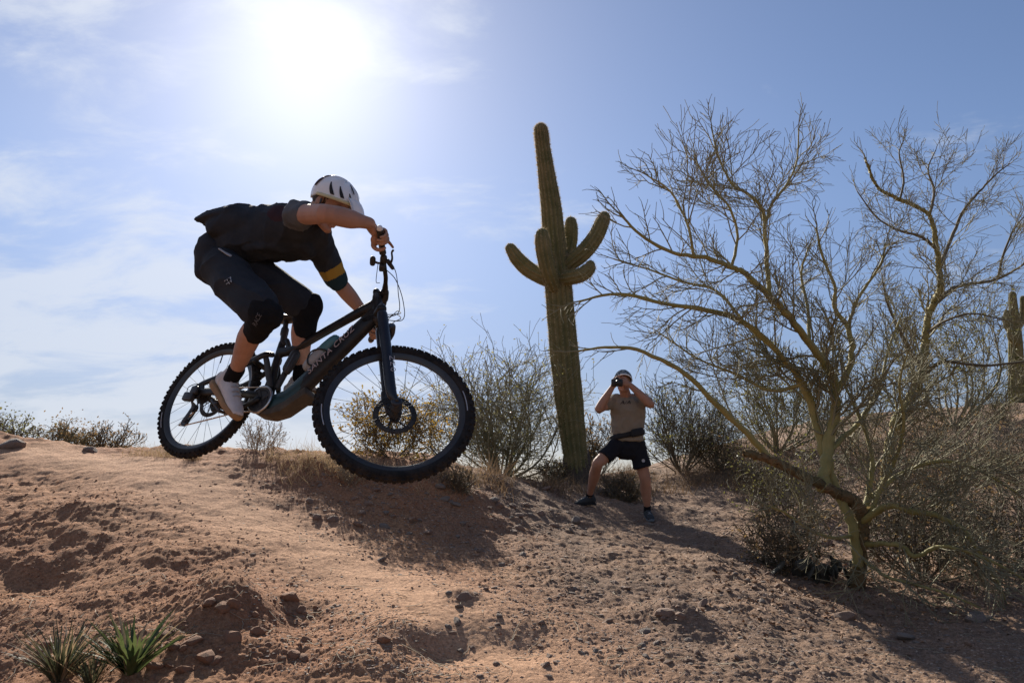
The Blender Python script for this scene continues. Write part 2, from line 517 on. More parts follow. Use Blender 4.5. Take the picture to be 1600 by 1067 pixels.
def ground_mat():
    m = bpy.data.materials.new('desert_dirt'); m.use_nodes = True
    t = m.node_tree; b = t.nodes['Principled BSDF']
    b.inputs['Roughness'].default_value = .95; b.inputs['Specular IOR Level'].default_value = .12
    tcn = t.nodes.new('ShaderNodeTexCoord'); at_ = t.nodes.new('ShaderNodeAttribute'); at_.attribute_name = 'trail'
    def noise(s, d=6, r=.6):
        n = t.nodes.new('ShaderNodeTexNoise'); n.inputs['Scale'].default_value = s; n.inputs['Detail'].default_value = d; n.inputs['Roughness'].default_value = r
        t.links.new(tcn.outputs['Object'], n.inputs['Vector']); return n.outputs[0]
    def ramp(v, a, c):
        n = t.nodes.new('ShaderNodeMapRange'); n.inputs[1].default_value = a; n.inputs[2].default_value = c
        t.links.new(v, n.inputs[0]); return n.outputs[0]
    def mix(f, a, c, bl='MIX'):
        n = t.nodes.new('ShaderNodeMix'); n.data_type = 'RGBA'; n.blend_type = bl
        if isinstance(f, float): n.inputs[0].default_value = f
        else: t.links.new(f, n.inputs[0])
        for i, v in ((6, a), (7, c)):
            if isinstance(v, tuple): n.inputs[i].default_value = (*v, 1)
            else: t.links.new(v, n.inputs[i])
        return n.outputs[2]
    sep_ = t.nodes.new('ShaderNodeSeparateColor'); t.links.new(at_.outputs['Color'], sep_.inputs[0])
    red = mix(ramp(noise(1.3), .35, .65), G_RED, G_ORANGE)
    grey = mix(ramp(noise(2.1), .35, .65), G_GREY, G_TAN)
    colr = mix(sep_.outputs[1], red, grey)
    colr = mix(sep_.outputs[0], colr, G_PATH)
    speck = mix(ramp(noise(55, 8, .75), .38, .62), (.62, .58, .55), (1.25, 1.25, 1.25))
    colr = mix(1.0, colr, speck, 'MULTIPLY')
    grit = ramp(noise(190, 3, .6), .60, .70)
    colr = mix(grit, colr, G_GRIT)
    dk = ramp(noise(7, 7, .7), .60, .74)
    nm = t.nodes.new('ShaderNodeMath'); nm.operation = 'MULTIPLY'; nm.inputs[1].default_value = .5
    t.links.new(dk, nm.inputs[0])
    colr = mix(nm.outputs[0], colr, G_DARK)
    t.links.new(colr, b.inputs['Base Color'])
    bp = t.nodes.new('ShaderNodeBump'); bp.inputs['Strength'].default_value = .8; bp.inputs['Distance'].default_value = .012
    t.links.new(noise(75, 9, .72), bp.inputs['Height']); t.links.new(bp.outputs[0], b.inputs['Normal'])
    return m
G_RED = (.285, .138, .076); G_ORANGE = (.355, .19, .103); G_GREY = (.18, .123, .09); G_TAN = (.275, .178, .12); G_PATH = (.50, .30, .185); G_GRIT = (.36, .27, .21); G_DARK = (.14, .075, .048)
def build_ground():
    az = np.concatenate([np.linspace(-180, -52, 45)[:-1], np.linspace(-52, 52, 760), np.linspace(52, 180, 45)[1:-1]])
    az = np.radians(az); na = len(az)
    rr = np.concatenate([np.geomspace(.25, 2.4, 22)[:-1], np.geomspace(2.4, 12, 640)[:-1], np.geomspace(12, 60, 130)[:-1], np.geomspace(60, 3000, 25)])
    nr = len(rr)
    x = np.outer(rr, np.sin(az)).ravel(); y = np.outer(rr, np.cos(az)).ravel()
    z = full_h(x, y)
    far = np.hypot(x, y); k = np.clip((far - 70) / 60, 0, 1)
    z = z * (1 - k) - 2.5 * k
    V = np.stack([x, y, z], 1)
    V = np.vstack([V, [0, 0, z[:na].mean()]])
    i = np.arange(nr - 1)[:, None] * na; j = np.arange(na)[None]; j2 = (j + 1) % na
    Q = np.stack([i + j, i + na + j, i + na + j2, i + j2], -1).reshape(-1, 4)
    T = np.stack([np.full(na, len(V) - 1), np.arange(na), (np.arange(na) + 1) % na], 1)
    me = mesh_np('ground', V, [T, Q])
    tr = np.exp(-(seg_dist(V[:, 0], V[:, 1], TRAIL) / .40) ** 2)
    tr = np.clip(tr + .35 * fbm(V * np.array([2.5, 2.5, 0]), 4) * tr, 0, 1)
    gr = np.clip((V[:, 0] - .1 + .22 * (V[:, 1] - 2) + .5 * fbm(V * np.array([.9, .9, 0]), 4)) / 1.0, 0, 1)
    a = me.attributes.new('trail', 'FLOAT_COLOR', 'POINT')
    a.data.foreach_set('color', np.stack([tr * .85, gr, 0 * tr, np.ones(len(V))], 1).astype(np.float32).ravel())
    o = link('ground', me, ground_mat())
    tag(o, 'reddish dirt slope with a pale worn trail running over its crest', kind='structure')
    return o
ground = build_ground()

# ------------------------------------------------------------------ plants
M_PV_BARK = mat('palo_verde_bark', (.21, .185, .06), .75, (.30, .25, .09), 9, bump=.4, bscale=90)
M_PV_OLD = mat('old_brown_bark', (.10, .082, .035), .9, (.185, .11, .05), 6, bump=1.0, bscale=45, detail=9)
M_TWIG = mat('grey_green_twig', (.165, .152, .082), .8, (.25, .225, .14), 3)
M_TWIG_GREEN = mat('olive_green_twig', (.12, .12, .045), .8, (.19, .175, .08), 5)
M_TWIG_DK = mat('dark_twig', (.085, .07, .045), .85, (.15, .125, .08), 3)
M_TWIG_PALE = mat('pale_dry_twig', (.34, .28, .20), .85, (.24, .19, .13), 4)
M_LEAF_OLIVE = mat('olive_leaf', (.12, .12, .035), .6, (.19, .17, .05), 6, transl=.45)
M_LEAF_GREY = mat('pale_olive_leaf', (.27, .25, .08), .7, (.36, .32, .12), 6, transl=.4)
M_LEAF_AMBER = mat('amber_leaf', (.30, .17, .03), .6, (.20, .15, .035), 5, transl=.5)
M_LEAF_BROWN = mat('brown_leaf', (.31, .19, .085), .7, (.21, .155, .07), 5, transl=.35)
M_STRAW = mat('dry_straw', (.42, .31, .18), .8, (.30, .21, .12), 7, transl=.3)

def perp_rot(d, ang, rs):
    a = rs.normal(size=3); a -= d * (a @ d); a = unit(a)
    return unit(d * math.cos(ang) + a * math.sin(ang))
def grow(rs, p, d, L, r, lev, out, tips, K=5, up=.06, wob=.15, nch=(0, 4, 6, 7), clen=.62, ang=(22, 48), rmin=.002, t0=.15):
    pts = [np.array(p, float)]; d = unit(d)
    for k in range(K - 1):
        d = unit(d + rs.normal(size=3) * wob + np.array([0, 0, up]))
        pts.append(pts[-1] + d * L / (K - 1))
    pts = np.array(pts)
    rad = np.maximum(r * np.linspace(1, .45, K), rmin)
    out.append((pts, rad))
    if lev <= 0:
        tips.append((pts[-1], d)); tips.append((pts[K // 2], d))
        return
    n = max(1, int(round(nch[lev] * rs.uniform(.7, 1.3))))
    for i in range(n):
        t = t0 + (1 - t0) * (i + rs.uniform(.2, .9)) / n
        f = t * (K - 1); k = min(int(f), K - 2); q = pts[k] * (1 - (f - k)) + pts[k + 1] * (f - k)
        dd = unit(pts[k + 1] - pts[k])
        grow(rs, q, perp_rot(dd, R_(rs.uniform(*ang)), rs), L * clen * rs.uniform(.6, 1.25) * (1.15 - .45 * t), max(r * .55, rmin), lev - 1, out, tips,
             max(3, K - 1), up, wob, nch, clen, ang, rmin, .1)
    tips.append((pts[-1], d))
def leaves_geo(rs, tips, n, size, spread, asp=.5):
    idx = rs.integers(0, len(tips), n)
    c = np.array([tips[i][0] for i in idx]) + rs.normal(size=(n, 3)) * spread
    a = rs.normal(size=(n, 3)); a /= np.linalg.norm(a, axis=1)[:, None]
    b = np.cross(a, rs.normal(size=(n, 3))); b /= np.linalg.norm(b, axis=1)[:, None]
    s = size * rs.uniform(.6, 1.4, (n, 1))
    V = np.stack([c - a * s, c + b * s * asp, c + a * s, c - b * s * asp], 1).reshape(-1, 3)
    return V, np.arange(4 * n).reshape(-1, 4)

def limb_path(spec):
    P = np.array([at(a, b, c) for a, b, c in spec]); return P
def tree(name, label, cat, base, limbs, seed, mats, lev=2, L1=.55, n1=9, twig_r=.0023, t0=.12, up=.10, nch=(0, 4, 6), out_dir=None, group=None):
    """limbs: list of (pixel+depth path, r0, r1, twiggy)"""
    rs = np.random.default_rng(seed)
    base = np.asarray(base, float)
    t = thing(name, label, cat, base, group)
    twigs = []; tips = []
    first = True
    for spec, r0, r1, tw in limbs:
        P = limb_path(spec) if not isinstance(spec, np.ndarray) else spec
        P = catmull(P, 5)
        P[1:-1] += rs.normal(size=P[1:-1].shape) * np.linspace(r0, r1, len(P))[1:-1, None] * .16
        rr = np.linspace(r0, r1, len(P)) * (1 + .05 * rs.normal(size=len(P)))
        if first: rr[0] *= 1.35
        g = Geo(); v, f = limb_geo(P if not first else catmull(P, 4), rr if not first else np.interp(np.linspace(0, len(rr) - 1, 4 * (len(rr) - 1) + 1), np.arange(len(rr)), rr), n=9 if not first else 20, sub=1)
        if first: v = v + (.16 * r0 * fbm(v * np.array([30, 30, 9]), 4))[:, None] * unit(np.array([1, 1, .1])) + .09 * r0 * rs.normal(size=v.shape)
        g.add(v, f)
        o = g.obj('trunk' if first else 'limb', mats[0] if (first or r0 > .03 and mats[0] is not mats[1]) else mats[1], t, off=base)
        first = False
        if tw <= 0: continue
        Ls = np.linalg.norm(np.diff(P, axis=0), axis=1).sum()
        n = max(2, int(round(tw * n1 * Ls)))
        for i in range(n):
            tt = t0 + (1 - t0) * (i + rs.uniform(0, 1)) / n
            fk = tt * (len(P) - 1); k = min(int(fk), len(P) - 2); q = P[k] + (P[k + 1] - P[k]) * (fk - k)
            dd = unit(P[k + 1] - P[k])
            d = perp_rot(dd, R_(rs.uniform(30, 65)), rs)
            d = unit(d + np.array([0, 0, up * 2]))
            grow(rs, q, d, L1 * rs.uniform(.5, 1.25) * (1.25 - .8 * tt), max(.0055, rr[k] * .35), lev if tt < .72 else lev - 1, twigs, tips, K=6, up=up, nch=nch, rmin=twig_r)
        grow(rs, P[-1], unit(P[-1] - P[-3]), L1 * .42, max(r1 * .9, .005), lev - 1, twigs, tips, K=6, up=up, nch=nch, rmin=twig_r)
    v, f = tubes_geo([a for a, b in twigs], [b for a, b in twigs], 3)
    link('crown', mesh_np('crown', v - base, f), mats[2], t)['kind'] = 'stuff'
    return t, tips

# big bare tree on the right ------------------------------------------------
dA = 5.4
bA = on_ground(1340, 918)
dA = float((bA - CAMP) @ np.array([0, math.cos(PITCH), math.sin(PITCH)]))
def D(k): return dA + k
limbsA = [
 ([(1339,930,D(0)),(1342,885,D(0)),(1347,840,D(0)),(1343,797,D(0)),(1318,775,D(0)),(1281,757,D(-.05)),(1240,737,D(-.1)),(1207,720,D(-.15)),(1167,708,D(-.25))], .050, .024, 0),
 ([(1284,760,D(-.02)),(1290,722,D(.05)),(1293,690,D(.1)),(1305,645,D(.15)),(1306,610,D(.15)),(1296,580,D(.15)),(1264,535,D(.05)),(1235,497,D(-.1)),(1204,464,D(-.2)),(1166,428,D(-.3)),(1143,418,D(-.35)),(1102,403,D(-.45)),(1052,395,D(-.55)),(1001,367,D(-.6)),(968,334,D(-.6))], .042, .007, 1.0),
 ([(1290,715,D(.1)),(1274,656,D(.2)),(1254,600,D(.2)),(1224,560,D(.15)),(1163,504,D(0)),(1102,484,D(-.15)),(1037,474,D(-.3)),(966,459,D(-.4)),(905,471,D(-.5))], .034, .007, .9),
 ([(1207,722,D(-.15)),(1170,680,D(-.2)),(1118,631,D(-.3)),(1072,585,D(-.4)),(1006,550,D(-.5)),(955,542,D(-.55)),(905,548,D(-.6))], .026, .006, .2),
 ([(1305,612,D(.15)),(1328,572,D(.2)),(1330,535,D(.25)),(1320,504,D(.3)),(1303,479,D(.3)),(1305,450,D(.3)),(1286,403,D(.3)),(1276,360,D(.3))], .026, .007, .9),
 ([(1325,512,D(.3)),(1337,474,D(.35)),(1356,443,D(.4)),(1376,413,D(.4)),(1384,380,D(.45))], .014, .006, .9),
 ([(1203,464,D(-.2)),(1199,420,D(-.15)),(1196,370,D(-.1)),(1192,330,D(-.1)),(1168,302,D(-.1)),(1146,290,D(-.1)),(1122,245,D(-.1)),(1113,205,D(-.05))], .018, .005, 1.0),
 ([(1197,345,D(-.1)),(1206,318,D(0)),(1230,287,D(.05)),(1245,251,D(.1)),(1248,205,D(.1))], .012, .0045, 1.0),
 ([(1143,418,D(-.35)),(1152,370,D(-.3)),(1140,325,D(-.3)),(1110,290,D(-.25)),(1092,262,D(-.2))], .011, .0045, 1.0),
 ([(1084,400,D(-.5)),(1074,350,D(-.5)),(1048,300,D(-.5)),(1012,275,D(-.45))], .010, .0045, 1.0),
 ([(1163,504,D(0)),(1120,455,D(.2)),(1065,440,D(.3)),(1010,420,D(.35)),(960,405,D(.4))], .012, .005, 1.0),
 ([(1254,600,D(.2)),(1205,610,D(.5)),(1150,585,D(.7)),(1090,560,D(.8)),(1030,520,D(.9))], .016, .006, 1.0),
 ([(1264,535,D(.05)),(1262,480,D(.25)),(1252,430,D(.35)),(1262,390,D(.4))], .014, .006, 1.0),
 ([(1300,700,D(.1)),(1345,655,D(.45)),(1375,600,D(.6)),(1390,540,D(.7)),(1410,490,D(.8))], .022, .006, 1.0),
 ([(1341,880,D(-.05)),(1334,830,D(-.04)),(1316,785,D(0)),(1300,745,D(.05)),(1295,705,D(.1)),(1306,655,D(.15))], .036, .028, 0),
 ([(1345,822,D(0)),(1356,775,D(.12)),(1363,730,D(.2)),(1358,690,D(.3)),(1338,640,D(.4)),(1320,600,D(.5)),(1312,555,D(.5))], .024, .006, .9),
 ([(1347,835,D(0)),(1372,770,D(.05)),(1400,715,D(.0)),(1412,660,D(-.1)),(1405,600,D(-.15)),(1420,545,D(-.2))], .02, .005, .9),
 ([(1346,815,D(0)),(1390,790,D(-.2)),(1430,800,D(-.35)),(1456,803,D(-.4)),(1500,823,D(-.5)),(1531,863,D(-.55)),(1557,906,D(-.6)),(1570,935,D(-.6))], .026, .006, 1.0),
 ([(1345,850,D(0)),(1400,850,D(-.3)),(1430,868,D(-.4)),(1465,854,D(-.5)),(1500,858,D(-.6)),(1557,880,D(-.7)),(1600,905,D(-.75))], .020, .006, 1.0),
 ([(1340,800,D(.05)),(1400,745,D(.2)),(1470,720,D(.1)),(1530,735,D(0)),(1590,770,D(-.1))], .020, .006, 1.0),
 ([(1344,835,D(0)),(1300,840,D(-.2)),(1262,825,D(-.35)),(1225,800,D(-.45)),(1200,790,D(-.5))], .014, .005, .9),
 ([(1343,870,D(0)),(1385,900,D(-.3)),(1440,915,D(-.5)),(1500,935,D(-.6)),(1550,960,D(-.7))], .014, .005, .9),
]
treeA, tipsA = tree('palo_verde_tree', 'large bare palo verde with arching olive limbs on the right foreground slope', 'tree', bA, limbsA, 11,
   (M_PV_OLD, M_PV_BARK, M_TWIG), lev=2, L1=.52, n1=12.5, nch=(0, 5, 6.5), twig_r=.0017, up=.05)
for o in list(treeA.children):
    if o.name.startswith('limb') and o.data.materials[0] is M_PV_OLD: o.data.materials[0] = M_PV_BARK

# second bare tree behind it ---------------------------------------------------
bB = on_ground(1392, 770)
dB = float((bB - CAMP) @ np.array([0, math.cos(PITCH), math.sin(PITCH)])) - .4
def E_(k): return dB + k
limbsB = [
 ([(1380,778,dB+.4),(1386,730,E_(.2)),(1393,690,E_(.1)),(1404,652,E_(0)),(1428,612,E_(0)),(1440,580,E_(0)),(1445,540,E_(0)),(1448,505,E_(0)),(1457,479,E_(0)),(1469,443,E_(-.1)),(1462,388,E_(-.2)),(1452,337,E_(-.25)),(1406,312,E_(-.3)),(1371,292,E_(-.35)),(1352,248,E_(-.4))], .066, .008, .75),
 ([(1436,592,E_(0)),(1462,570,E_(-.2)),(1482,565,E_(-.3)),(1538,571,E_(-.5)),(1600,565,E_(-.7)),(1660,560,E_(-.8))], .026, .008, .5),
 ([(1457,479,E_(0)),(1475,462,E_(.1)),(1497,448,E_(.2)),(1558,436,E_(.3)),(1600,413,E_(.4)),(1650,380,E_(.5))], .03, .008, .9),
 ([(1466,425,E_(-.1)),(1485,375,E_(.1)),(1507,327,E_(.2)),(1535,295,E_(.3)),(1558,271,E_(.3)),(1578,256,E_(.3))], .024, .006, .9),
 ([(1462,388,E_(-.2)),(1440,370,E_(-.4)),(1405,360,E_(-.6)),(1370,340,E_(-.7)),(1340,300,E_(-.8))], .02, .006, .9),
 ([(1452,337,E_(-.2)),(1460,300,E_(-.1)),(1450,265,E_(0)),(1462,235,E_(.1))], .018, .006, .9),
 ([(1406,312,E_(-.3)),(1412,280,E_(-.2)),(1405,240,E_(-.1)),(1412,220,E_(0))], .014, .006, .8),
 ([(1440,580,E_(0)),(1418,540,E_(-.3)),(1400,505,E_(-.5)),(1385,470,E_(-.6)),(1378,430,E_(-.7))], .026, .007, .7),
 ([(1558,436,E_(.3)),(1570,390,E_(.3)),(1590,350,E_(.4)),(1620,320,E_(.4))], .016, .006, .9),
 ([(1447,520,E_(0)),(1480,500,E_(-.4)),(1520,490,E_(-.7)),(1570,500,E_(-.9))], .02, .007, .8),
]
treeB, tipsB = tree('palo_verde_tree', 'bare tree with a single leaning trunk rising behind the big arching palo verde', 'tree', bB, limbsB, 23,
   (M_PV_BARK, M_TWIG_DK, M_TWIG), lev=2, L1=.62, n1=9, twig_r=.0024, nch=(0, 5, 6.5), up=.05)

def bush(name, label, cat, px, py, wpx, hpx, seed, stems=9, lev=2, nch=(0, 4, 6), twig=M_TWIG, leaf=None, nleaf=0, lsize=.02, rmin=.0025, stem_r=.014, ang=55, up=.1, group=None, d=None, wob=.24, clen=.52, spread=.03, dx=0):
    stem_r = stem_r * .55
    rs = np.random.default_rng(seed)
    b = on_ground(px, py) if d is None else None
    if d is not None:
        b = at(px, py, d); b[2] = ground_z(b[0], b[1])
    dep = float((b - CAMP) @ np.array([0, math.cos(PITCH), math.sin(PITCH)]))
    H = hpx * dep / F; Wd = wpx * dep / F / 2
    b = b - np.array([0, 0, .04])
    t = thing(name, label, cat, b, group)
    stm = []; tw = []; tips = []
    for i in range(stems):
        az = 2 * np.pi * (i + rs.uniform(-.3, .3)) / stems; k = rs.uniform(.1, 1) ** .6
        top = b + np.array([math.cos(az) * Wd * k * .8 + dx * Wd, math.sin(az) * Wd * k * .7, H * (1 - .38 * k * k) * rs.uniform(.62, .86)])
        p0 = b + np.array([math.cos(az), math.sin(az), 0]) * stem_r * 2
        mid = (p0 + top) / 2 + rs.normal(size=3) * np.array([Wd, Wd, H * .4]) * .09 + np.array([math.cos(az) * Wd * k * .12, math.sin(az) * Wd * k * .1, -H * .05]) + rs.normal(size=3) * H * .03
        P = catmull([p0, mid, top], 4)
        rr = np.linspace(stem_r, stem_r * .35, len(P)) * rs.uniform(.7, 1.2)
        stm.append((P, rr))
        n = int(nch[-1] * 1.9)
        for j in range(n):
            tt = .12 + .88 * (j + rs.uniform(0, 1)) / n
            fk = tt * (len(P) - 1); kk = min(int(fk), len(P) - 2); q = P[kk] + (P[kk + 1] - P[kk]) * (fk - kk)
            dd = unit(P[kk + 1] - P[kk])
            grow(rs, q, unit(perp_rot(dd, R_(rs.uniform(25, ang)), rs) + np.array([0, 0, up])), min(H * .42, Wd * .8) * rs.uniform(.5, 1.25), max(stem_r * .35, rmin), lev - 1, tw, tips, K=5, up=up, wob=wob, nch=nch, rmin=rmin, clen=clen)
        grow(rs, P[-1], P[-1] - P[-3], H * .25, max(stem_r * .35, rmin), lev - 1, tw, tips, K=5, up=up, wob=wob, nch=nch, rmin=rmin, clen=clen)
    for P, rr in stm:
        v, f = limb_geo(P, rr, n=6, sub=1)
        Geo().add(v, f).obj('stem', twig, t, off=b)
    v, f = tubes_geo([a for a, c in tw], [c for a, c in tw], 3)
    link('twigs', mesh_np('twigs', v - b, f), twig, t)['kind'] = 'stuff'
    if leaf is not None:
        v, f = leaves_geo(rs, tips, nleaf, lsize, spread)
        link('foliage', mesh_np('foliage', v - b, f, False), leaf, t)['kind'] = 'stuff'
    return t

bush('palo_verde_bush', 'twiggy green palo verde bush standing between the front wheel and the tall saguaro', 'bush', 785, 742, 330, 215, 31, stems=24, nch=(0, 6, 9), up=.0, twig=M_TWIG, leaf=M_LEAF_GREY, nleaf=4200, lsize=.017, rmin=.0034, stem_r=.036, spread=.03, ang=70, wob=.28, d=10.9)
bush('creosote_bush', 'low bush with amber leaves seen through the front wheel of the bicycle', 'bush', 612, 722, 205, 112, 32, stems=16, nch=(0, 5, 6), twig=M_TWIG_DK, leaf=M_LEAF_AMBER, nleaf=4200, lsize=.015, rmin=.0022, stem_r=.009, d=6.75, spread=.03, ang=70, wob=.3)
bush('desert_shrub', 'small pale open shrub on the crest below the bicycle frame', 'bush', 405, 708, 100, 62, 33, stems=10, nch=(0, 4, 5), twig=M_TWIG_PALE, leaf=M_STRAW, nleaf=260, lsize=.008, rmin=.0018, stem_r=.010, d=6.6, spread=.02)
bush('desert_shrub', 'dark green twiggy shrub at the far left end of the crest', 'bush', 22, 700, 110, 55, 34, stems=10, nch=(0, 4, 5), twig=M_TWIG_DK, leaf=M_LEAF_OLIVE, nleaf=500, lsize=.016, rmin=.003, stem_r=.02, d=8.2, up=.02, spread=.06)
bush('desert_shrub', 'rounded rusty brown shrub on the crest left of the rear wheel', 'bush', 112, 699, 105, 56, 35, stems=13, nch=(0, 5, 6), twig=M_TWIG, leaf=M_LEAF_BROWN, nleaf=1700, lsize=.014, rmin=.003, stem_r=.02, d=8.2, up=.02, spread=.06, wob=.35)
bush('desert_shrub', 'sparse grey shrub leaning right beside the rusty brown one', 'bush', 165, 702, 80, 55, 36, stems=8, nch=(0, 4, 5), twig=M_TWIG_DK, leaf=M_LEAF_BROWN, nleaf=420, lsize=.014, rmin=.003, stem_r=.02, d=8.2, dx=.35)
bush('desert_shrub', 'dense dark bare bush directly behind the standing photographer', 'bush', 1065, 738, 175, 150, 37, stems=16, nch=(0, 5, 6), twig=M_TWIG_DK, leaf=M_LEAF_OLIVE, nleaf=1300, lsize=.022, rmin=.004, stem_r=.025)
bush('desert_shrub', 'small dark leafy shrub between the saguaro trunk and the photographer', 'bush', 935, 742, 90, 92, 38, stems=10, nch=(0, 4, 5), twig=M_TWIG_DK, leaf=M_LEAF_BROWN, nleaf=700, lsize=.022, rmin=.004, stem_r=.02)
bush('palo_verde_bush', 'pale green feathery tree on the hillside in front of the distant saguaro', 'tree', 1490, 668, 250, 230, 39, stems=14, nch=(0, 5, 6), twig=M_TWIG, leaf=M_LEAF_OLIVE, nleaf=2600, lsize=.03, rmin=.0055, stem_r=.05)
bush('palo_verde_bush', 'feathery olive bush on the skyline seen through the arching limbs', 'bush', 1215, 705, 210, 175, 40, stems=14, nch=(0, 5, 6), twig=M_TWIG, leaf=M_LEAF_OLIVE, nleaf=2400, lsize=.026, rmin=.005, stem_r=.04)
for i, (x, y, w, h, lb, lf, n) in enumerate([
    (1130, 735, 120, 75, 'brown dry shrub on the slope just right of the photographer', M_LEAF_BROWN, 1500),
    (1115, 733, 170, 125, 'loose dark brush filling the gap right of the photographer', M_LEAF_OLIVE, 900),
    (1320, 690, 170, 90, 'low olive brush on the slope behind the forked limb', M_LEAF_OLIVE, 1600),
    (1430, 700, 140, 70, 'low brown brush at the foot of the leaning tree', M_LEAF_BROWN, 1500),
    (1560, 660, 120, 60, 'dark low brush on the slope below the distant saguaro', M_LEAF_OLIVE, 1200),
    (1235, 810, 210, 130, 'olive low shrub under the stub end of the big old limb', M_LEAF_OLIVE, 1100),
    (1480, 810, 300, 190, 'tangled grey brush under the right hand boughs of the big tree', M_LEAF_BROWN, 900),
    (1590, 760, 170, 120, 'dry grey brush at the right edge of the slope', M_LEAF_BROWN, 500),
    (975, 782, 75, 52, 'dry grey shrub behind the legs of the photographer', M_LEAF_BROWN, 500),
    (870, 752, 80, 42, 'low brown scrub on the left of the saguaro foot', M_LEAF_BROWN, 700),
    (1440, 905, 290, 165, 'drooping dry brush right of the big tree trunk', M_LEAF_BROWN, 500),
    (1570, 900, 260, 170, 'drooping dry brush low at the right edge', M_LEAF_BROWN, 400),
    (1235, 890, 170, 115, 'dry twiggy brush around the prickly pear', M_LEAF_BROWN, 500),
    (1190, 765, 110, 60, 'low dry shrub between the photographer and the big tree', M_LEAF_BROWN, 600)]):
    bush('desert_shrub', lb, 'bush', x, y, w, h, 50 + i, stems=15, nch=(0, 5, 7), twig=M_TWIG_DK, leaf=lf, nleaf=n, lsize=.016, rmin=.0026, stem_r=.014, up=.03, ang=75, wob=.34)
bush('dead_shrub', 'small dead twiggy shrub on the bank below the front tyre', 'bush', 716, 770, 60, 50, 71, stems=12, nch=(0, 4, 5), twig=M_TWIG_DK, leaf=M_LEAF_BROWN, nleaf=200, lsize=.009, rmin=.0018, stem_r=.006)
bush('dead_shrub', 'low dead shrub at the foot of the bank behind the front tyre', 'bush', 545, 752, 90, 48, 72, stems=12, nch=(0, 4, 5), twig=M_TWIG_PALE, leaf=M_STRAW, nleaf=300, lsize=.009, rmin=.0016, stem_r=.005)

# saguaros ------------------------------------------------------------------------
def sag_mat(n, scale):
    return mat(n, (.105, .108, .045), .8, (.19, .165, .08), scale, bump=.9, bscale=28, spec=.25)
M_SAG = sag_mat('saguaro_skin', 5.5); M_SPINE = mat('saguaro_spine', (.46, .38, .25), .6, transl=.4)
M_SAG_BASE = mat('saguaro_corky_foot', (.055, .042, .032), .95, (.10, .075, .055), 14, bump=1, bscale=35)
def rib_prof(nr, depth=.16, ph=0):
    return lambda th: 1 - depth * (1 - np.abs(np.cos(nr * th / 2 + ph)) ** .8)
def column(path, rad, nr, seed, nspine, sl=.035):
    rs = np.random.default_rng(seed)
    nside = nr * 6
    V, Fc = limb_geo(path, rad, n=nside, sub=6, prof=rib_prof(nr))
    rows = (len(V) - 2) // nside
    W3 = V[:-2].reshape(rows, nside, 3)
    cen = W3.mean(1, keepdims=True)
    k = 1 + .06 * fbm(W3.reshape(-1, 3) * 4.0, 4).reshape(rows, nside, 1)
    W3 = cen + (W3 - cen) * k
    V[:-2] = W3.reshape(-1, 3)
    # spines: clusters along rib crests
    crest = np.arange(0, nside, 6)
    ri = rs.integers(1, rows - 1, nspine); ci = rs.choice(crest, nspine)
    a = W3[ri, ci]; tt = rs.uniform(0, 1, (nspine, 1)); a = a * (1 - tt) + W3[np.minimum(ri + 1, rows - 1), ci] * tt
    nrm_ = a - cen[ri, 0]; nrm_ /= np.linalg.norm(nrm_, axis=1)[:, None] + 1e-9
    d = nrm_ + rs.normal(size=(nspine, 3)) * .7; d /= np.linalg.norm(d, axis=1)[:, None]
    s = np.cross(d, rs.normal(size=(nspine, 3))); s /= np.linalg.norm(s, axis=1)[:, None]
    L = sl * rs.uniform(.5, 1.3, (nspine, 1))
    SV = np.stack([a - nrm_ * .004 + s * .0028, a - nrm_ * .004 - s * .0028, a + d * L], 1).reshape(-1, 3)
    return (V, Fc), (SV, np.arange(3 * nspine).reshape(-1, 3))
bS = on_ground(903, 757)
dS = float((bS - CAMP) @ np.array([0, math.cos(PITCH), math.sin(PITCH)]))
u_ = dS / F
sag = thing('saguaro_cactus', 'tall saguaro with upswept arms standing left of the photographer', 'cactus', bS)
spine_parts = []
def sag_part(name, spec, rpx, nr, seed, ns, parent, off, dd, M=M_SAG, sc=1.0):
    P = np.array([at(a, b, dd + c) for a, b, c in spec])
    (v, f), sp = column(P, np.array(rpx) * dd / F, nr, seed, ns, .032 * sc)
    Geo().add(v, f).obj(name, M, parent, off=off)
    spine_parts.append(sp)
sag_part('trunk', [(903,768,0),(902,735,0),(893,660,0),(884,575,0),(877,500,0),(871,430,0),(867,395,0),(862,330,0),(855,280,0),(848,230,0),(845,204,0)],
         [16.5,18,21,22.5,22,21,18.5,16.3,13.8,11.6,11], 15, 1, 15000, sag, bS, dS)
sag_part('arm', [(868,440,0),(846,432,.05),(826,421,.1),(808,404,.1),(798,389,.1)], [12,12.5,12.5,11.5,9], 11, 2, 1300, sag, bS, dS)
sag_part('arm', [(866,448,-.15),(857,425,-.28),(851,400,-.34),(848,378,-.36),(847,367,-.36)], [10,12.5,12.5,12,10], 11, 3, 1300, sag, bS, dS)
sag_part('arm', [(872,425,.15),(884,405,.22),(890,380,.25),(892,360,.25),(892,348,.25)], [9,11.5,12,11.5,9.5], 11, 4, 1200, sag, bS, dS)
sag_part('arm', [(875,425,0),(895,408,-.05),(913,393,-.1),(930,371,-.1),(940,350,-.1),(944,340,-.1)], [9,12.5,13,12.5,11.5,9.5], 11, 5, 1500, sag, bS, dS)
sag_part('arm', [(874,436,-.1),(893,433,-.2),(910,429,-.25),(920,420,-.25),(922,415,-.25)], [10,12,11.5,10.5,8], 10, 6, 1000, sag, bS, dS)
g = Geo()
for v, f in spine_parts: g.add(v, f)
g.obj('spines', M_SPINE, sag, smooth=False, off=bS)['kind'] = 'stuff'
v, f = limb_geo([bS + [0, 0, -.1], bS + [-.005, 0, .12], bS + [-.015, 0, .38]], [.235, .215, .20], n=40, sub=4, prof=rib_prof(13, .12))
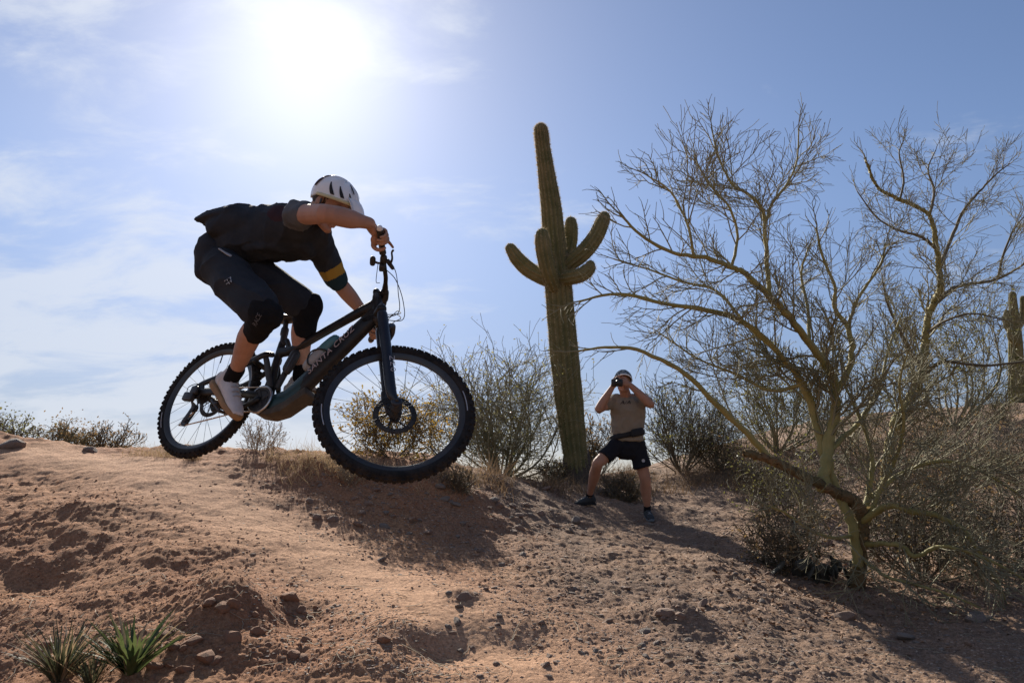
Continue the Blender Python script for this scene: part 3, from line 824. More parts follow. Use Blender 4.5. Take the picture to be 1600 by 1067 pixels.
v = v + .016 * fbm(v * 14, 3)[:, None] * unit([1, 1, .2])
Geo().add(v, f).obj('corky_foot', M_SAG_BASE, sag, off=bS)
spine_parts = []
dF = 25.0
bF = at(1586, 640, dF); bF[2] = ground_z(bF[0], bF[1])
yb = 640
sag2 = thing('saguaro_cactus', 'distant saguaro on the hillside at the right edge', 'cactus', bF)
sag_part('trunk', [(1589,650,0),(1588,600,0),(1587,540,0),(1584,490,0),(1582,460,0)], [11,11,10,7,5], 13, 11, 700, sag2, bF, dF, sc=2)
sag_part('arm', [(1586,520,0),(1575,512,0),(1572,498,0),(1573,488,0)], [4.5,5,5,4], 9, 12, 200, sag2, bF, dF, sc=2)
sag_part('arm', [(1588,515,0),(1597,500,0),(1599,480,0),(1598,466,0)], [4.5,5,5,4], 9, 13, 200, sag2, bF, dF, sc=2)
sag_part('arm', [(1588,535,-.2),(1580,528,-.3),(1578,516,-.3)], [4.5,5,4], 9, 14, 200, sag2, bF, dF, sc=2)
g = Geo()
for v, f in spine_parts: g.add(v, f)
g.obj('spines', M_SPINE, sag2, smooth=False, off=bF)['kind'] = 'stuff'

# blade plants in the bottom left corner -------------------------------------------------
M_BLADE = mat('green_blade', (.065, .095, .03), .65, (.11, .13, .045), 18, transl=.35)
M_BLADE_DK = mat('dark_green_blade', (.045, .052, .026), .6, (.08, .078, .042), 18, transl=.3)
def blade_plant(name, label, px, py, n, L, w, seed, m, spread, dead=0):
    rs = np.random.default_rng(seed)
    b = on_ground(px, py); t = thing(name, label, 'plant', b)
    for i in range(n):
        az = rs.uniform(0, 2 * np.pi); k = rs.uniform(.15, 1) * spread
        d = unit([math.cos(az) * k, math.sin(az) * k, 1]); Lb = L * rs.uniform(.55, 1.1); K = 8
        p = np.array([math.cos(az), math.sin(az), 0]) * rs.uniform(0, .025); P = [p]
        for q in range(K - 1):
            d = unit(d + np.array([math.cos(az), math.sin(az), -.25]) * .085 + rs.normal(size=3) * .07); P.append(P[-1] + d * Lb / (K - 1))
        P = np.array(P); s = unit(np.cross(P[-1] - P[0], [0, 0, 1.])); s = unit(s + rs.normal(size=3) * .3)
        up_ = unit(np.cross(s, P[-1] - P[0]))
        x = np.linspace(0, 1, K); ww = w * rs.uniform(.7, 1.2) * np.sin(np.pi * (.18 + .82 * x) ** .9) ** .8; ww[-1] = .0006
        V = np.concatenate([np.stack([P - s * ww[:, None], P - up_ * ww[:, None] * .35, P + s * ww[:, None]], 1).reshape(-1, 3)])
        a = np.arange(K - 1)[:, None] * 3
        Q = np.concatenate([np.hstack([a, a + 1, a + 4, a + 3]), np.hstack([a + 1, a + 2, a + 5, a + 4])])
        link('leaf', mesh_np('leaf', V, Q), M_STRAW if i < dead else m, t)
    return t
blade_plant('rosette_plant', 'bright green rosette of broad blades in the bottom left corner', 202, 1052, 85, .25, .0085, 81, M_BLADE, .95, 14)
blade_plant('blade_plant', 'dark thin bladed plant left of the bright green rosette', 92, 1064, 130, .27, .0040, 82, M_BLADE_DK, .85, 30)
blade_plant('blade_plant', 'smaller dark thin bladed tuft tucked against the green rosette', 142, 1070, 40, .20, .0046, 83, M_BLADE_DK, .75, 10)

# prickly pear under the big tree
M_PEAR = mat('dark_prickly_pear', (.028, .03, .02), .8, (.05, .042, .03), 12, bump=.3)
bP = on_ground(1275, 908)
pear = thing('prickly_pear', 'dark clump of prickly pear pads beside the trunk of the big tree', 'cactus', bP)
rs = np.random.default_rng(91)
for i in range(34):
    az = rs.uniform(0, 2 * np.pi); rd = rs.uniform(0, .3)
    c = np.array([math.cos(az) * rd * 1.2, math.sin(az) * rd * .7, rs.uniform(.02, .14)])
    Z = unit(np.array([rs.normal() * .5, rs.normal() * .5, 1])); X = unit(np.cross(Z, rs.normal(size=3))); Y = np.cross(Z, X)
    s = rs.uniform(.8, 1.2)
    v, f = ell_geo(c, (.036 * s, .010, .047 * s), X, Y, Z, 14, 8)
    Geo().add(v, f).obj('pad', M_PEAR, pear)

# dry grass along the crest, leaf litter, fallen twigs
def tuft_field(name, label, spots, n, L, w, seed, m):
    rs = np.random.default_rng(seed); V = []
    for px, py, sp in spots:
        b0 = on_ground(px, py); dep = np.linalg.norm(b0 - CAMP)
        xy = b0[:2] + rs.normal(size=(n, 2)) * sp * dep / F
        z = full_h(xy[:, 0], xy[:, 1])
        b = np.column_stack([xy, z - .01])
        d = np.column_stack([rs.normal(size=(n, 2)) * .5, np.ones(n)]); d /= np.linalg.norm(d, axis=1)[:, None]
        s = np.cross(d, rs.normal(size=(n, 3))); s /= np.linalg.norm(s, axis=1)[:, None]
        Lb = L * rs.uniform(.4, 1.2, (n, 1)); bend = rs.normal(size=(n, 3)) * .25 * Lb
        m1 = b + d * Lb * .55; e = b + d * Lb + bend
        V.append(np.stack([b - s * w, b + s * w, m1 + s * w * .8, m1 - s * w * .8, m1 - s * w * .8, m1 + s * w * .8, e + s * w * .2, e - s * w * .2], 1).reshape(-1, 3))
    V = np.concatenate(V)
    o = link(name, mesh_np(name, V, np.arange(len(V)).reshape(-1, 4), False), m)
    return tag(o, label, kind='stuff')
rs = np.random.default_rng(101)
tuft_field('dry_grass', 'dry straw coloured grass along the crest', [(230,712,14),(262,714,8),(440,716,14),(480,722,16),(510,728,14),(540,738,14),(470,735,18),(660,744,18),(700,748,16),(735,752,14),(590,742,14),(300,718,6)], 150, .13, .0015, 101, M_STRAW)
tuft_field('dry_grass', 'brown dry grass and weeds round the foot of the saguaro and across the far slope', [(rs.uniform(750, 1250), rs.uniform(738, 772), 16) for i in range(40)] + [(rs.uniform(1100, 1600), rs.uniform(690, 760), 22) for i in range(60)], 90, .22, .0028, 102, mat('brown_weed', (.22, .145, .085), .85, (.15, .10, .06), 3, transl=.3))
def litter(n, seed):
    rs = np.random.default_rng(seed)
    px = rs.normal(1300, 150, n); py = rs.normal(890, 45, n)
    P = []
    for a, b in zip(px, py):
        if 780 < b < 1060 and 1000 < a < 1620:
            P.append((a, b))
    pts = np.array([hit(a, b) for a, b in P]); pts[:, 2] = full_h(pts[:, 0], pts[:, 1]) + .008
    k = len(pts); a = rs.normal(size=(k, 3)); a[:, 2] *= .35; a /= np.linalg.norm(a, axis=1)[:, None]
    b = np.cross(a, np.array([0, 0, 1.]) + rs.normal(size=(k, 3)) * .4); b /= np.linalg.norm(b, axis=1)[:, None]
    s = rs.uniform(.008, .024, (k, 1)); c = np.cross(a, b) * s * .3
    V = np.stack([pts - a * s, pts + b * s * .5 + c, pts + a * s, pts - b * s * .5 + c], 1).reshape(-1, 3)
    o = link('leaf_litter', mesh_np('leaf_litter', V, np.arange(4 * k).reshape(-1, 4), False), mat('fallen_leaf', (.25, .12, .05), .8, (.16, .09, .05), 9))
    tag(o, 'rusty fallen leaves under the big palo verde', kind='stuff')
litter(2600, 111)
def fallen_twigs(n, seed):
    rs = np.random.default_rng(seed); L = []; Rr = []
    for i in range(n):
        b = hit(rs.uniform(450, 1600), rs.uniform(760, 1060)) if i % 4 else hit(rs.uniform(0, 700), rs.uniform(900, 1060))
        az = rs.uniform(0, 2 * np.pi); l = rs.uniform(.03, .16); P = []
        for k in range(4):
            az += rs.normal() * .3
            P.append([b[0] + math.cos(az) * l * k / 3, b[1] + math.sin(az) * l * k / 3])
        P = np.array(P); z = full_h(P[:, 0], P[:, 1]) + .006
        L.append(np.column_stack([P, z])); Rr.append(np.linspace(.0022, .001, 4))
    v, f = tubes_geo(L, Rr, 3)
    tag(link('fallen_twigs', mesh_np('fallen_twigs', v, f), M_TWIG_PALE), 'short dry twigs scattered on the dirt', kind='stuff')
fallen_twigs(420, 121)

# stones ------------------------------------------------------------------------
M_STONE = mat('desert_stone', (.29, .185, .13), .9, (.19, .125, .092), 14, bump=.7, bscale=70)
M_STONE_GREY = mat('grey_stone', (.17, .135, .112), .9, (.25, .195, .158), 14, bump=.7, bscale=70)
M_STONE_PALE = mat('pale_grit', (.40, .31, .24), .9, (.30, .22, .165), 14)
M_CLOD = mat('dirt_clod', (.29, .15, .085), .95, (.22, .112, .065), 16, bump=.6, bscale=80)
def stone_mesh(seed, lev=2):
    rs = np.random.default_rng(seed); bm = bmesh.new(); bmesh.ops.create_icosphere(bm, subdivisions=lev, radius=1)
    v = np.array([q.co[:] for q in bm.verts]); f = np.array([[q.index for q in a.verts] for a in bm.faces]); bm.free()
    for k in range(9):
        n = unit(rs.normal(size=3)); h = rs.uniform(.55, .85)
        e = v @ n; m = e > h; v[m] -= np.outer((e[m] - h) * .9, n)
    v += .10 * pnoise(v * 1.6 + seed)[:, None] * v
    return v * np.array([1, rs.uniform(.65, .95), rs.uniform(.45, .75)]), f
protos = []
for i in range(10):
    v, f = stone_mesh(200 + i, 2); protos.append((v, f))
proto_me = {}
def stone(px, py, spx, label, group, m, k, rs, cat='rock', name='rock', sink=.3, me=None, squash=1):
    b = on_ground(px, py); dep = np.linalg.norm(b - CAMP); s = spx * dep / F / 2
    key = (k, m.name)
    if key not in proto_me:
        q = mesh_np('rock', protos[k][0], protos[k][1], False); q.materials.append(m); proto_me[key] = q
    o = bpy.data.objects.new(name, proto_me[key]); C.objects.link(o)
    o.location = b + np.array([0, 0, s * .25 * (1 - sink * 2)]); o.scale = (s, s, s * squash)
    o.rotation_euler = (rs.normal() * .3, rs.normal() * .3, rs.uniform(0, 6.28))
    return tag(o, label, cat, group)
rs = np.random.default_rng(131)
for (x, y, s, lb, m) in [
    (350, 950, 34, 'largest crumbling dirt clod on the lump right of the green rosette', M_CLOD),
    (362, 998, 34, 'clod just below the largest crumbling dirt clod', M_CLOD),
    (322, 1030, 40, 'broad clod at the bottom between the green rosette and the trail', M_CLOD),
    (595, 876, 20, 'lone dark grey stone on the worn trail under the front wheel', M_STONE_GREY),
    (725, 935, 30, 'reddish stone beside the rut right of the trail', M_STONE),
    (715, 972, 22, 'flat grey stone lying in the rut right of the trail', M_STONE_GREY),
    (1040, 960, 36, 'blocky pale rock below the shadow of the photographer', M_STONE),
    (1064, 962, 26, 'second block leaning on the pale blocky rock', M_STONE),
    (1098, 944, 24, 'low rock upslope of the pale blocky pair', M_STONE),
    (1006, 988, 24, 'flat stone left of the pale blocky pair', M_STONE_GREY),
    (1320, 965, 34, 'rounded stone at the foot of the big palo verde trunk', M_STONE),
    (1362, 962, 22, 'upright stone right of the big palo verde trunk', M_STONE),
    (1414, 996, 30, 'half buried stone in the tree shade', M_STONE_GREY),
    (1525, 968, 36, 'dark rounded rock in the shade near the right edge', M_STONE_GREY),
    (1290, 850, 24, 'pale stone upslope of the prickly pear', M_STONE),
    (810, 806, 22, 'pale stone on the bank right of the front wheel shadow', M_STONE),
    (575, 788, 18, 'round stone set in the shaded bank under the front tyre', M_STONE),
    (18, 698, 34, 'dark boulder on the crest at the left edge', M_STONE_GREY),
    (140, 705, 26, 'grey rock on the crest under the rusty brown shrub', M_STONE_GREY),
    (75, 1008, 24, 'clod between the thin bladed plant and the green rosette', M_CLOD),
    (600, 1000, 28, 'clod on the edge of the worn trail near the bottom', M_CLOD),
    (1010, 782, 18, 'rock between the feet of the photographer', M_STONE)]:
    stone(x, y, s, lb, None, m, int(rs.integers(0, 10)), rs, cat='clod' if m is M_CLOD else 'rock', name='dirt_clod' if m is M_CLOD else 'rock', squash=.9)
def stone_label(x, y, red, bank):
    c = 'reddish' if red else 'grey'
    if bank: return f'small {c} stone ' + ('in the shaded bank left of the front wheel' if x < 500 else 'in the shaded bank right under the front wheel' if x < 720 else 'on the bank between the front wheel and the saguaro')
    if x > 1250: w = 'in the shade downslope of the big palo verde trunk' if y > 930 else 'under the boughs of the big palo verde'
    elif x > 1000: w = 'downslope of the shadow of the photographer' if y > 930 else 'along the shadow of the photographer'
    else: w = 'on the gravel at the bottom right of the worn trail' if y > 930 else 'on the gravel between the worn trail and the photographer'
    return f'small {c} angular stone {w}'
for i in range(230):
    x = rs.uniform(700, 1600) if i < 170 else rs.uniform(470, 900)
    y = rs.uniform(800, 1060) if i < 170 else rs.uniform(735, 835)
    gr = M_STONE if i % 3 else M_STONE_GREY
    stone(x, y, rs.uniform(8, 17) if i < 170 else rs.uniform(8, 22), stone_label(x, y, gr is M_STONE, i >= 170),
          'loose stones on the slope' if i < 170 else 'stones in the bank', gr, int(rs.integers(0, 10)), rs, cat='stone', name='stone')
for i in range(40):
    x, y = rs.uniform(235, 520), rs.uniform(930, 1062)
    stone(x, y, rs.uniform(18, 30) if i % 3 == 0 else rs.uniform(9, 16), ('larger' if i % 3 == 0 else 'small') + ' crumbly dirt clod ' + ('low in the broken ground below the largest clod' if y > 1000 else 'in the broken ground beside the largest clod' if x < 400 else 'in the broken ground at the edge of the worn trail'), 'clods in the broken ground', M_CLOD, int(rs.integers(0, 10)), rs, cat='clod', name='dirt_clod')
def pebbles(name, label, n, seed, xr, yr, smin, smax, m, pw=1.0):
    rs = np.random.default_rng(seed)
    v0, f0 = stone_mesh(300 + seed, 1)
    px = rs.uniform(*xr, n); py = yr[0] + (yr[1] - yr[0]) * rs.uniform(0, 1, n) ** pw
    gx = np.linspace(xr[0], xr[1], 40); gy = np.linspace(yr[0], yr[1], 30)
    G = np.array([[hit(a, b) for b in gy] for a in gx])
    fi = (px - xr[0]) / (xr[1] - xr[0]) * 38.999; fj = (py - yr[0]) / (yr[1] - yr[0]) * 28.999
    i = fi.astype(int); j = fj.astype(int); a = (fi - i)[:, None]; b = (fj - j)[:, None]
    P = G[i, j] * (1 - a) * (1 - b) + G[i + 1, j] * a * (1 - b) + G[i, j + 1] * (1 - a) * b + G[i + 1, j + 1] * a * b
    tr = np.exp(-(seg_dist(P[:, 0], P[:, 1], TRAIL) / .25) ** 2)
    P = P[rs.uniform(0, 1, n) > tr * .97]; n = len(P)
    P[:, 2] = full_h(P[:, 0], P[:, 1])
    dep = np.linalg.norm(P - CAMP, axis=1)
    s = np.exp(rs.uniform(math.log(smin), math.log(smax), n)) * np.clip(dep / 3.0, .7, 3.5)
    th = rs.uniform(0, 6.28, n); c, q = np.cos(th), np.sin(th)
    st = rs.uniform(.6, 1.3, (n, 3)); st[:, 2] *= .8
    V = v0[None] * st[:, None]
    V = np.stack([V[..., 0] * c[:, None] - V[..., 1] * q[:, None], V[..., 0] * q[:, None] + V[..., 1] * c[:, None], V[..., 2]], -1) * s[:, None, None]
    V = V + P[:, None] + np.array([0, 0, -.12]) * s[:, None, None]
    Fc = f0[None] + (np.arange(n) * len(v0))[:, None, None]
    tag(link(name, mesh_np(name, V.reshape(-1, 3), Fc.reshape(-1, 3), False), m), label, kind='stuff')
pebbles('gravel', 'fine stony gravel over the right side of the slope', 11000, 1, (560, 1650), (745, 1066), .0030, .0125, M_STONE)
pebbles('gravel', 'pale grit over the right side of the slope', 6000, 4, (460, 1650), (745, 1066), .0025, .008, M_STONE_PALE)
pebbles('gravel', 'grey gravel grains over the slope', 4200, 2, (380, 1650), (730, 1066), .003, .012, M_STONE_GREY)
pebbles('dirt_crumbs', 'loose crumbs of dirt over the left side of the slope', 9000, 3, (-40, 900), (745, 1066), .0022, .0085, M_CLOD, .8)

# ------------------------------------------------------------------ bicycle
M_BLACK = mat('gloss_black_frame', (.008, .009, .011), .4, (.026, .023, .020), 16, spec=.3)
M_TEAL = mat('dark_teal_frame', (.008, .032, .036), .35, (.011, .042, .046), 5, spec=.4)
M_GUARD = mat('dusty_motor_guard', (.05, .042, .03), .75, (.085, .068, .048), 14, bump=.2)
M_NAVY = mat('navy_fork_leg', (.008, .011, .021), .38, (.014, .017, .026), 9, spec=.45)
M_RUBBER = mat('tyre_rubber', (.012, .012, .013), .9, (.034, .029, .026), 22, bump=.3, bscale=120, spec=.2)
M_RIM = mat('black_rim', (.02, .02, .023), .35, (.035, .033, .033), 12)
M_STEEL = mat('bare_steel', (.5, .5, .5), .35, metal=1.0)
M_DKMETAL = mat('dark_metal', (.022, .022, .024), .55, (.04, .038, .036), 30, spec=.4)
M_SPOKE = mat('black_spoke', (.02, .02, .02), .7, spec=.2)
M_CABLE = mat('black_cable', (.015, .015, .015), .8, spec=.15)
M_PLASTIC = mat('black_plastic', (.018, .018, .02), .5, (.03, .029, .03), 20)
M_DECAL = mat('pale_pink_decal', (.42, .34, .33), .6)
M_DECALG = mat('grey_decal', (.34, .34, .36), .5)
M_RED = mat('maroon_accent', (.12, .02, .025), .4)
M_WHITE_PL = mat('white_plastic', (.72, .72, .72), .4)

BT = np.array([-1.64434985, 3.98653289, 0.53093128]) + CAMP
BE = (-0.33206209, 0.09441434, -0.48714384)
STEER = 0.63407112
BM = np.array(Euler(BE, 'XYZ').to_matrix())
def bw(P): return np.asarray(P, float) @ BM.T + BT            # bicycle frame -> world
def bl(P): return (np.asarray(P, float) - BT) @ BM            # world -> bicycle frame
HAng = R_(64.5)
SU = np.array([-math.cos(HAng), 0, math.sin(HAng)]); SN = np.array([math.sin(HAng), 0, math.cos(HAng)])
FAX = np.array([1.25, 0, 0]); SA = FAX - .044 * SN
CROWN = SA + SU * .56; HTOP = CROWN + SU * .12; CLAMP = HTOP + SU * .035 + SN * .04
_K3 = np.array([[0, -SU[2], SU[1]], [SU[2], 0, -SU[0]], [-SU[1], SU[0], 0]])
SR = np.eye(3) + math.sin(STEER) * _K3 + (1 - math.cos(STEER)) * _K3 @ _K3
def steer(P): return (np.asarray(P, float) - SA) @ SR.T + SA
bike = thing('mountain_bike', 'muddy black electric mountain bike leaping off the dirt crest', 'bicycle', BT, rot=BE)
BB = np.array([.445, 0, -.015])
def tubeobj(name, paths, m, parent=bike, st=False, n=12, mats=None):
    g = Geo()
    for P, ra, rb, ref in paths:
        v, f = limb_geo(P, ra, rb, ref, n=n, sub=3)
        g.add(v, f)
    if st: g.xf(steer)
    return g.obj(name, m, parent)
Yv = np.array([0, 1., 0])
# frame: tubes fused into one moulded shape
hb = CROWN + SU * .012; ht = HTOP
fr = [limb_geo([hb, ht], [.029, .027], n=16, sub=2),
      limb_geo([[.94, 0, .51], [.90, 0, .452], [.765, 0, .262], [.63, 0, .078], [.54, 0, -.015]], [.04, .05, .054, .055, .058], [.028, .034, .036, .038, .038], [.8, 0, -.6], n=16, sub=4),
      limb_geo([[.91, 0, .565], [.84, 0, .53], [.66, 0, .42], [.47, 0, .302], [.385, 0, .285]], [.034, .028, .025, .025, .028], [.026, .024, .022, .022, .022], [.5, 0, -.85], n=16, sub=4),
      limb_geo([[.425, 0, .02], [.41, 0, .12], [.39, 0, .22], [.372, 0, .345]], [.036, .026, .022, .020], n=14, sub=4),
      limb_geo([[.45, 0, .30], [.40, 0, .36]], [.016, .014], n=10, sub=2),
      limb_geo([[.41, -.0, -.0], [.48, 0, -.03], [.56, 0, .01]], [.06, .065, .055], [.042, .045, .042], [0, 0, 1], n=16, sub=3)]
def fr_region(c):
    k = (c[:, 2] < .10 + (c[:, 0] - .55) * .6) & (c[:, 0] > .47) & (c[:, 0] < .66)
    return np.where(k, 1, 0)
fuse('frame', fr, .006, 5, [M_BLACK, M_TEAL], bike, region=fr_region)
pv, pf = prism_geo([(.385, -.035), (.44, -.088), (.52, -.094), (.60, -.068), (.725, .035), (.70, .075), (.60, -.01), (.52, -.055), (.43, -.045)], -.046, .046, .012)
Geo().add(pv, pf).obj('motor_guard', M_GUARD, bike, angle=40)
v, f = limb_geo([[.43, -.052, -.02], [.43, .052, -.02]], .062, n=24, sub=1, cap=False)
Geo().add(v, f).obj('motor_cover', M_PLASTIC, bike, angle=40)
tubeobj('seat_post', [([[.378, 0, .34], [.352, 0, .425]], .0185, None, None), ([[.355, 0, .415], [.33, 0, .485]], .0145, None, None), ([[.357, 0, .40], [.351, 0, .425]], .022, None, None)], M_PLASTIC)
sd = [limb_geo([[.185, 0, .512], [.24, 0, .507], [.33, 0, .497], [.43, 0, .495], [.465, 0, .488]], [.012, .017, .016, .014, .011], [.06, .068, .045, .022, .016], [0, 0, 1], n=16, sub=4)]
fuse('saddle', sd, .005, 3, M_PLASTIC, bike)
# rear end
for sg in (-1, 1):
    y = sg
    tubeobj('seat_stay', [([[.375, .03 * y, .255], [.345, .052 * y, .245], [.285, .062 * y, .205], [.21, .066 * y, .155], [.10, .070 * y, .10], [0.0, .073 * y, .055], [-.035, .074 * y, .03]], [.016, .018, .017, .018, .017, .016, .014], [.010, .012, .012, .012, .011, .011, .010], [.4, 0, -.9])], M_BLACK)
    tubeobj('chain_stay', [([[.41, .05 * y, .01], [.30, .062 * y, .008], [.15, .07 * y, .01], [0, .074 * y, .004]], [.021, .022, .02, .022], [.011, .012, .011, .010], [0, 0, 1])], M_BLACK)
    tubeobj('link', [([[.345, .044 * y, .235], [.375, .042 * y, .195], [.42, .036 * y, .12], [.455, .03 * y, .07]], [.016, .019, .019, .015], .008, [.8, 0, .5])], M_DKMETAL)
    pv, pf = prism_geo([(-.06, .035), (.005, .06), (.03, .02), (.02, -.03), (-.03, -.045), (-.065, -.01)], .068 * y, .08 * y, .003)
    Geo().add(pv, pf).obj('dropout', M_BLACK, bike, angle=40)
tubeobj('rear_brace', [([[.30, -.06, .20], [.30, .06, .20]], .014, None, None)], M_BLACK)
tubeobj('shock', [([[.50, 0, .275], [.487, 0, .19]], .027, None, None), ([[.487, 0, .19], [.468, 0, .08]], .016, None, None), ([[.53, -.018, .255], [.515, -.018, .165]], .018, None, None)], M_PLASTIC)
# bottle cage (the bottle itself is a thing of its own)
cg = Geo()
dtx = unit([.14, 0, .19]); dn = unit([-.8, 0, .6])
bc0 = np.array([.635, -.004, .215]); 
for s_ in (-1, 1):
    P = [bc0 + dn * -.04 + dtx * .02, bc0 + dn * -.02 + Yv * s_ * .03 + dtx * .0, bc0 + dn * .012 + Yv * s_ * .040 + dtx * .03, bc0 + dn * .01 + Yv * s_ * .041 + dtx * .07, bc0 + dn * -.03 + Yv * s_ * .028 + dtx * .11, bc0 + dn * -.045 + dtx * .10]
    v, f = limb_geo(P, .0045, n=7, sub=4); cg.add(v, f)
v, f = limb_geo([bc0 - dn * .043, bc0 - dn * .043 + dtx * .14], .006, .012, Yv, n=8, sub=2); cg.add(v, f)
cg.obj('bottle_cage', M_PLASTIC, bike)

# wheels
RW = .37
def torus_pts(R, r, y=0, n=96, m=12, sq=(1, 1)):
    a = np.linspace(0, 2 * np.pi, n, endpoint=False); b = np.linspace(0, 2 * np.pi, m, endpoint=False)
    rr = R + r * sq[0] * np.cos(b)
    V = np.stack([np.outer(np.cos(a), rr), np.tile(y + r * sq[1] * np.sin(b), (n, 1)), np.outer(np.sin(a), rr)], -1).reshape(-1, 3)
    i = np.arange(n)[:, None]; j = np.arange(m)[None]
    Q = np.stack([i * m + j, i * m + (j + 1) % m, ((i + 1) % n) * m + (j + 1) % m, ((i + 1) % n) * m + j], -1).reshape(-1, 4)
    return V, Q
def lathe_y(prof, n=32):
    prof = np.asarray(prof, float); K = len(prof); a = np.linspace(0, 2 * np.pi, n, endpoint=False)
    V = np.stack([np.outer(prof[:, 0], np.cos(a)), np.outer(prof[:, 1], np.ones(n)), np.outer(prof[:, 0], np.sin(a))], -1).reshape(-1, 3)
    i = np.arange(K - 1)[:, None] * n; j = np.arange(n)[None]; j2 = (j + 1) % n
    return V, np.stack([i + j, i + j2, i + n + j2, i + n + j], -1).reshape(-1, 4)
def tyre_mesh():
    g = Geo(); g.add(*torus_pts(.339, .0255, m=14))
    nk = 62; rs = np.random.default_rng(5)
    for k in range(nk):
        a = 2 * np.pi * k / nk
        rows = [(-.011, .011), (.011, .011)] if k % 2 else [(-.007, .016), (.0075, .016)]
        for (y, w) in rows + [(-.0265, .012), (.0265, .012)]:
            side = abs(y) > .02
            aa = a + (np.pi / nk if side else 0)
            er = np.array([math.cos(aa), 0, math.sin(aa)]); et = np.array([-math.sin(aa), 0, math.cos(aa)])
            bta = math.asin(max(-1, min(1, y / .0285)))
            nr = er * math.cos(bta) + Yv * math.sin(bta); ny = np.cross(et, nr)
            c = er * .339 + nr * (.0255 + (.0035 if side else .0028))
            v, f = box_geo(c, .0185 if not side else .0155, w, .0075 if not side else .008, et, ny, nr)
            v[4:] = c + (v[4:] - c) * .86
            g.add(v, f)
    me = g.mesh('tyre', False)
    s_ = np.ones(len(me.polygons), bool); s_[96 * 14:] = False
    return me
ME_TYRE = tyre_mesh(); ME_TYRE.materials.append(M_RUBBER)
gr = Geo(); gr.add(*lathe_y([(.318, -.017), (.322, -.0165), (.322, -.0145), (.314, -.013), (.300, -.006), (.296, 0), (.300, .006), (.314, .013), (.322, .0145), (.322, .0165), (.318, .017), (.304, .012), (.292, .004), (.292, -.004), (.304, -.012), (.318, -.017)], 96))
ME_RIM = gr.mesh('rim'); ME_RIM.materials.append(M_RIM); ME_RIM.set_sharp_from_angle(angle=R_(50))
def hub_geo(wide):
    w = wide / 2
    return lathe_y([(.006, -w), (.012, -w), (.013, -w + .02), (.029, -w + .024), (.029, -w + .029), (.017, -w + .036), (.016, 0), (.017, w - .036), (.029, w - .029), (.029, w - .024), (.013, w - .02), (.012, w), (.006, w)], 24)
SPOKE = {}
for side in (-1, 1):
    for ld in (-1, 1):
        a = ld * R_(62)
        p0 = np.array([.0285 * math.cos(a), side * .028, .0285 * math.sin(a)]); p1 = np.array([.297, side * .003, 0])
        v, f = tubes_geo([np.array([p0, p1])], [np.array([.00125, .00125])], 4)
        me = mesh_np('spoke', v, f); me.materials.append(M_SPOKE); SPOKE[(side, ld)] = me
def wheel(loc, rot, rear):
    w = bpy.data.objects.new('wheel', ME_RIM); C.objects.link(w); w.parent = bike
    k_ = .345 / .37 if rear else .376 / .37
    w.matrix_local = Matrix.Translation(loc) @ Matrix(rot.tolist()).to_4x4() @ Matrix.Diagonal((k_, k_, k_, 1))
    link('tyre', ME_TYRE, None, w)
    Geo().add(*hub_geo(.148 if rear else .11)).obj('hub', M_DKMETAL, w)
    for k in range(28):
        side = 1 if k % 2 else -1; ld = 1 if (k // 2) % 2 else -1
        o = link('spoke', SPOKE[(side, ld)], None, w); o.rotation_euler = (0, 2 * np.pi * k / 28 + .05, 0)
    v, f = limb_geo([[.293, 0, 0], [.24, 0, 0]], .0035, n=6, sub=1)
    o = Geo().add(v, f).obj('valve', M_PLASTIC, w); o.rotation_euler = (0, R_(-100 if rear else 30), 0)
    y0 = .035 if rear else .04
    g = Geo(); g.add(*lathe_y([(.075, y0), (.101, y0), (.101, y0 + .002), (.075, y0 + .002), (.075, y0)], 40))
    for k in range(6):
        a = 2 * np.pi * k / 6
        v, f = limb_geo([[.022 * math.cos(a), y0 + .001, .022 * math.sin(a)], [.078 * math.cos(a + .5), y0 + .001, .078 * math.sin(a + .5)]], .0045, .001, None, n=6, sub=1); g.add(v, f)
    g.obj('brake_disc', M_DKMETAL, w)
    for sgn in (-1, 1):
        # printed marks on the tyre wall
        for a0, nseg, m in ((20, 7, M_DECALG), (200, 7, M_DECALG)):
            P = []
            for q in range(nseg):
                aa = R_(a0 + q * 3.2); P.append([.331 * math.cos(aa), sgn * .0257, .331 * math.sin(aa)])
            P = np.array(P); o_ = P * np.array([.986, 1, .986]); 
            V = np.concatenate([P, o_]); V[:, 1] *= 1.012
            i = np.arange(nseg - 1); Q = np.stack([i, i + 1, i + 1 + nseg, i + nseg], 1)
            link('wall_mark', mesh_np('wall_mark', V, Q), m, w)
    if rear:
        g = Geo()
        for q, r_ in enumerate([.052, .047, .042, .037, .033, .029, .026, .023, .020, .018, .016]):
            y = -.032 - q * .0036; nt_ = int(r_ * 480); a = np.linspace(0, 2 * np.pi, nt_ * 2, endpoint=False)
            rr = r_ + .0025 * (np.arange(nt_ * 2) % 2)
            o1 = np.stack([rr * np.cos(a), 0 * a + y, rr * np.sin(a)], 1); o2 = o1 + [0, -.0018, 0]
            c1 = np.stack([(r_ - .010) * np.cos(a), 0 * a + y, (r_ - .010) * np.sin(a)], 1); c2 = c1 + [0, -.0018, 0]
            V = np.concatenate([c1, o1, o2, c2]); n_ = nt_ * 2; i = np.arange(n_); i2 = (i + 1) % n_
            g.add(V, np.concatenate([np.stack([i + k * n_, i2 + k * n_, i2 + (k + 1) * n_, i + (k + 1) * n_], 1) for k in range(3)]))
        g.obj('cassette', M_DKMETAL, w, smooth=False)
    return w
wheel((0, 0, 0), np.eye(3), True)
fa = steer(FAX[None])[0]
wheel(fa, SR, False)
